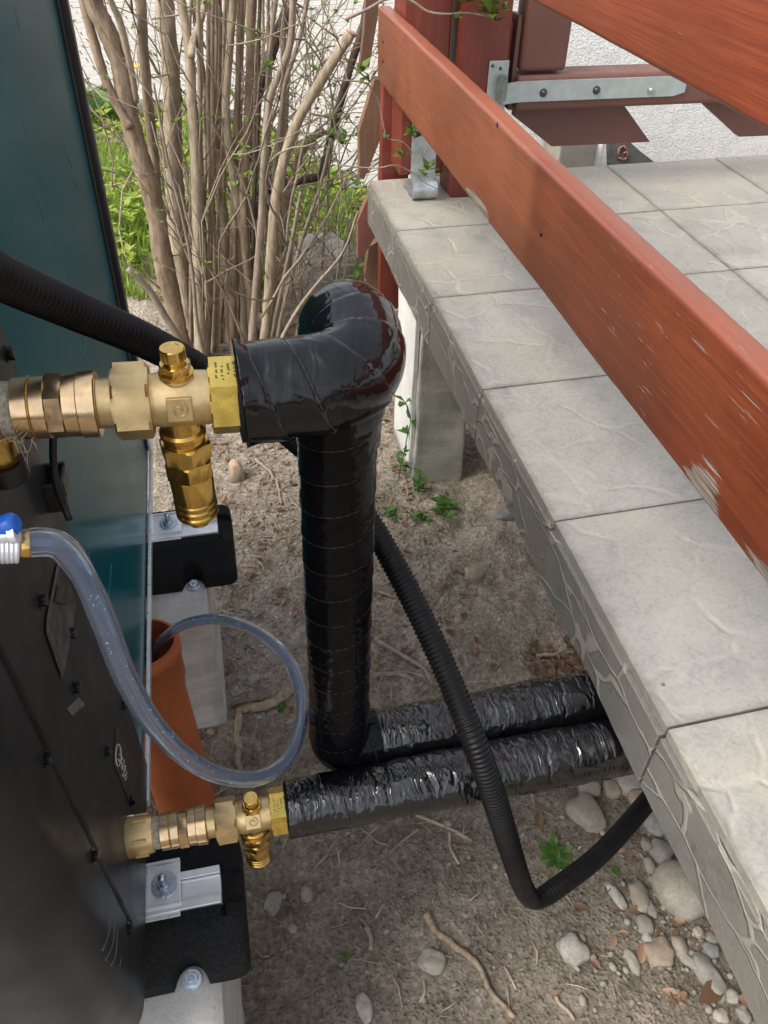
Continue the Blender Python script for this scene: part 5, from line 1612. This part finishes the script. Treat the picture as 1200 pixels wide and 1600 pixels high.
# countless pebbles and crumbs
peb = []; rp_ = random.Random(8)
base = [stone_mesh(1, 1, 0.7, k*3.3, 1, 0.22) for k in range(6)]
def crumb(x, y, r):
    V, F = rp_.choice(base)
    a = rp_.uniform(0, 6.28); sx, sy = r*rp_.uniform(0.8, 1.5), r*rp_.uniform(0.7, 1.1); z = gz(x, y) + r*0.12
    peb.append(([(x + p[0]*sx*math.cos(a) - p[1]*sy*math.sin(a), y + p[0]*sx*math.sin(a) + p[1]*sy*math.cos(a), z + p[2]*r) for p in V], F))
for k in range(5200):
    y = rp_.uniform(0.3, 2.5); x = rp_.uniform(-0.2, 0.5 + 0.35*(y < 1))
    d_ = 0.5 + 0.5*n3(x*4, y*4, 2)
    if rp_.random() > d_*(0.55 + 0.45*smooth(0.7, 1.1, y)): continue
    crumb(x, y, 0.0025 + 0.009*rp_.random()**3)
for k in range(260):
    c = at(rp_.gauss(1040, 70), rp_.gauss(1440, 90), Z=0); crumb(c.x, c.y, 0.003 + 0.012*rp_.random()**2)
o = mk('gravel', join(*peb), M['stone'])
tag(o, 'small pebbles and crumbs strewn over the soil', 'gravel', kind='stuff')
peb = []
for k in range(7000):
    y = rp_.uniform(0.3, 2.7); x = rp_.uniform(-0.22, 0.52 + 0.3*(y < 1))
    if rp_.random() > (0.25 + 0.75*smooth(-0.2, 0.4, n3(x*5, y*5, 7.7)))*(0.35 + 0.65*smooth(0.7, 1.1, y)): continue
    crumb(x, y, 0.002 + 0.011*rp_.random()**2.5)
o = mk('soil_clods', join(*peb), M['soil'])
tag(o, 'crumbly clods lying on the bare soil', 'clods', kind='stuff')
peb = []
for k in range(420):
    c = at(rp_.gauss(390, 32), rp_.gauss(1020, 55), Z=0)
    if c.x > -0.085: crumb(c.x, c.y, 0.0025 + 0.010*rp_.random()**3)
o = mk('mortar_crumbs', join(*peb), M['stone_pale']); tag(o, 'whitish mortar crumbs beside the far concrete footing', 'crumbs', kind='stuff')

# ================================================================ ROOTS, STICKS, STRAW, DEAD LEAVES
def stick(pix, w, mat, label, name='stick', lift=0.004):
    C = []
    for i, (u, v) in enumerate(pix):
        p = at(u, v, Z=0.0); r = w*depth(p)/FPX/2*(1 - 0.35*i/len(pix))
        C.append((p.x, p.y, gz(p.x, p.y) + r*0.55 + lift*rp_.random(), r))
    A = catmull(C, 0.006)
    ph = rp_.uniform(0, 90)
    o = mk(name, sweep(A[:, :3] + np.array([[0.006*n3(i*0.22 + ph, 0, 0), 0.006*n3(0, i*0.22 + ph, 0), 0] for i in range(len(A))]), A[:, 3], 9,
                       disp=lambda s, a, i, p: A[i, 3]*0.5*n3(math.cos(a)*1.5, s*60 + ph, math.sin(a)*1.5)), M[mat])
    tag(o, label, 'stick' if name == 'stick' else 'root', 'sticks and roots on the soil')
stick([(664, 1432), (678, 1450), (704, 1474), (732, 1494), (748, 1512), (764, 1545), (786, 1575), (806, 1592)], 11, 'bark2', 'long pale root snaking to the bottom edge', 'root')
stick([(462, 1072), (438, 1094), (410, 1106), (374, 1112)], 17, 'bark', 'thick brown root inside the clear hose loop', 'root')
stick([(374, 1112), (372, 1150), (373, 1190), (376, 1222)], 12, 'bark', 'straight grey stick between drain pipe and hose loop')
stick([(362, 1101), (390, 1096), (414, 1090)], 6, 'bark2', 'thin stick above the thick root by the footing')
stick([(584, 1004), (612, 1022), (640, 1040), (660, 1052), (676, 1078)], 9, 'twig', 'pale root right of the riser leading to the rear pipe', 'root')
stick([(584, 1064), (620, 1062), (650, 1072)], 8, 'twig', 'short pale root just above the rear pipe', 'root')
stick([(648, 1274), (680, 1286), (708, 1298), (738, 1314)], 6, 'bark', 'forked grey twig below the lower pipe')
stick([(655, 1296), (634, 1312), (608, 1336)], 4, 'twig', 'straight thin twig left of the forked one')
stick([(562, 1298), (580, 1312), (608, 1324)], 4, 'twig', 'thin curved twig under the middle of the lower pipe')
stick([(522, 1322), (508, 1342), (490, 1362)], 4, 'straw', 'light straw stick right of the lower valve outlet')
stick([(590, 930), (612, 940), (640, 944)], 5, 'twig', 'short pale stick right of the riser, upper one')
stick([(862, 1548), (874, 1572), (896, 1598)], 7, 'twig', 'crooked twig at the bottom edge right of the root')
stick([(788, 1512), (800, 1534), (806, 1548)], 4, 'straw', 'thin dry stick right of the long root')
stick([(572, 1448), (578, 1464), (580, 1484)], 8, 'twig', 'short brown chip of wood on the bare soil')
stick([(836, 1024), (872, 1018), (908, 1006)], 7, 'bark', 'brown stick lying just behind the rear pipe end')
stick([(846, 1034), (880, 1030), (918, 1022)], 5, 'bark2', 'second thinner stick behind the rear pipe end')
stick([(700, 1300), (706, 1330), (718, 1350)], 5, 'straw', 'thin pale splinter left of the corrugated hose')
stick([(660, 1530), (664, 1548), (656, 1566)], 5, 'straw', 'pale wood splinter left of the long root')
stick([(436, 770), (470, 800), (490, 850)], 5, 'twig', 'thin root left of the riser, lower bed', 'root')
stick([(400, 720), (430, 752), (440, 792)], 5, 'twig', 'thin root near the sawn stub', 'root')
# straw and rootlets nobody could count
sw = []
for k in range(1500):
    y = rp_.uniform(0.8, 2.9) if rp_.random() < 0.88 else rp_.uniform(0.3, 0.8); x = rp_.uniform(-0.25, 0.5)
    a = rp_.uniform(0, 6.28); L_ = rp_.uniform(0.015, 0.10)*(0.5 + 0.5*smooth(0.8, 1.6, y))
    z = gz(x, y) + 0.002
    d_ = Vector((math.cos(a), math.sin(a), 0))
    P_ = [Vector((x, y, z)), Vector((x, y, z)) + d_*L_*0.5 + Vector((rp_.gauss(0, .004), rp_.gauss(0, .004), rp_.uniform(0, 0.008))), Vector((x, y, z)) + d_*L_]
    P_[2].z = gz(P_[2].x, P_[2].y) + rp_.uniform(0, 0.006)
    r_ = rp_.uniform(0.0004, 0.0017)
    sw.append(sweep([tuple(q) for q in P_], r_, 4))
o = mk('straw', join(*sw), M['straw']); tag(o, 'dry straw and rootlets scattered over the soil', 'straw', kind='stuff')
def dead_leaf(c, L_, rr, lv):
    a = rr.uniform(0, 6.28); d_ = Vector((math.cos(a), math.sin(a), rr.uniform(-0.2, 0.4))).normalized(); s = Vector((-math.sin(a), math.cos(a), rr.uniform(-0.3, 0.3))).normalized()
    V, F = [], []
    for i in range(5):
        t = i/4; w = L_*0.26*math.sin(math.pi*(0.06 + 0.88*t)); p = c + d_*L_*(t-0.5)
        cu = L_*0.16*math.sin(math.pi*t)
        V += [p - s*w + Vector((0, 0, cu*rr.uniform(0.6, 1.6))), p, p + s*w + Vector((0, 0, cu*rr.uniform(0.3, 1.4)))]
    for i in range(4):
        for k in range(2): F.append((i*3+k, i*3+k+1, (i+1)*3+k+1, (i+1)*3+k))
    lv.add((V, F, [rr.uniform(0, 1)]*len(V)))
dl = Leaves()
for k in range(900):
    if k < 170: c = at(rp_.gauss(890, 38), rp_.gauss(1036, 17), Z=0)
    elif k < 250: c = at(rp_.gauss(1040, 60), rp_.gauss(1400, 110), Z=0)
    else: c = Vector((rp_.uniform(-0.2, 0.5), rp_.uniform(1.0, 2.9), 0))
    c.z = gz(c.x, c.y) + 0.004
    dead_leaf(c, rp_.uniform(0.010, 0.030), rp_, dl)
o = dl.build('leaf_litter', M['dead']); tag(o, 'dry brown leaf litter on the soil', 'leaf litter', kind='stuff')
for (u, v, L_, lab) in ((842, 1282, 0.035, 'rust-brown dead leaf left of the two-lobed stones'), (800, 1310, 0.022, 'small orange dead leaf beside the corrugated hose'), (1000, 1494, 0.035, 'orange-brown dead leaf tucked beside the brown lumpy stone'),
                    (1108, 1556, 0.06, 'large curled brown leaf below the pointed stone'), (1172, 1572, 0.05, 'reddish leaf against the terrace edge at the bottom right'), (866, 1556, 0.02, 'small dark dead leaf near the crooked twig'),
                    (450, 845, 0.03, 'pale dead leaf left of the riser'), (460, 960, 0.022, 'small orange leaf inside the bed left of the riser'), (905, 1420, 0.03, 'brown dead leaf right of the hose kink')):
    lv = Leaves(); c = at(u, v, Z=0); c.z = gz(c.x, c.y) + 0.006
    dead_leaf(c, L_, rp_, lv); o = lv.build('dead_leaf', M['dead']); tag(o, lab, 'dead leaf', 'dead leaves')
# rocks holding the bank behind the shrub
for (u, v, w, h, lab, Y) in ((510, 400, 110, 95, 'big rough grey bank rock behind the shrub foot', 3.0), (215, 165, 60, 40, 'mossy grey kerb rock behind the broad-leaved plant', 5.0)):
    c = at(u, v + h*0.3, Y=Y); k = depth(c)/FPX
    V, F = stone_mesh(w*k, w*k*0.8, h*k*1.1, u, 4, 0.22)
    o = mk('bank_rock', ([(c.x + p[0], c.y + p[1], max(0.0, c.z) + p[2]) for p in V], F), M['stone_grey' if Y > 2.8 else 'stone_warm']); tag(o, lab, 'rock', 'rocks along the bank')
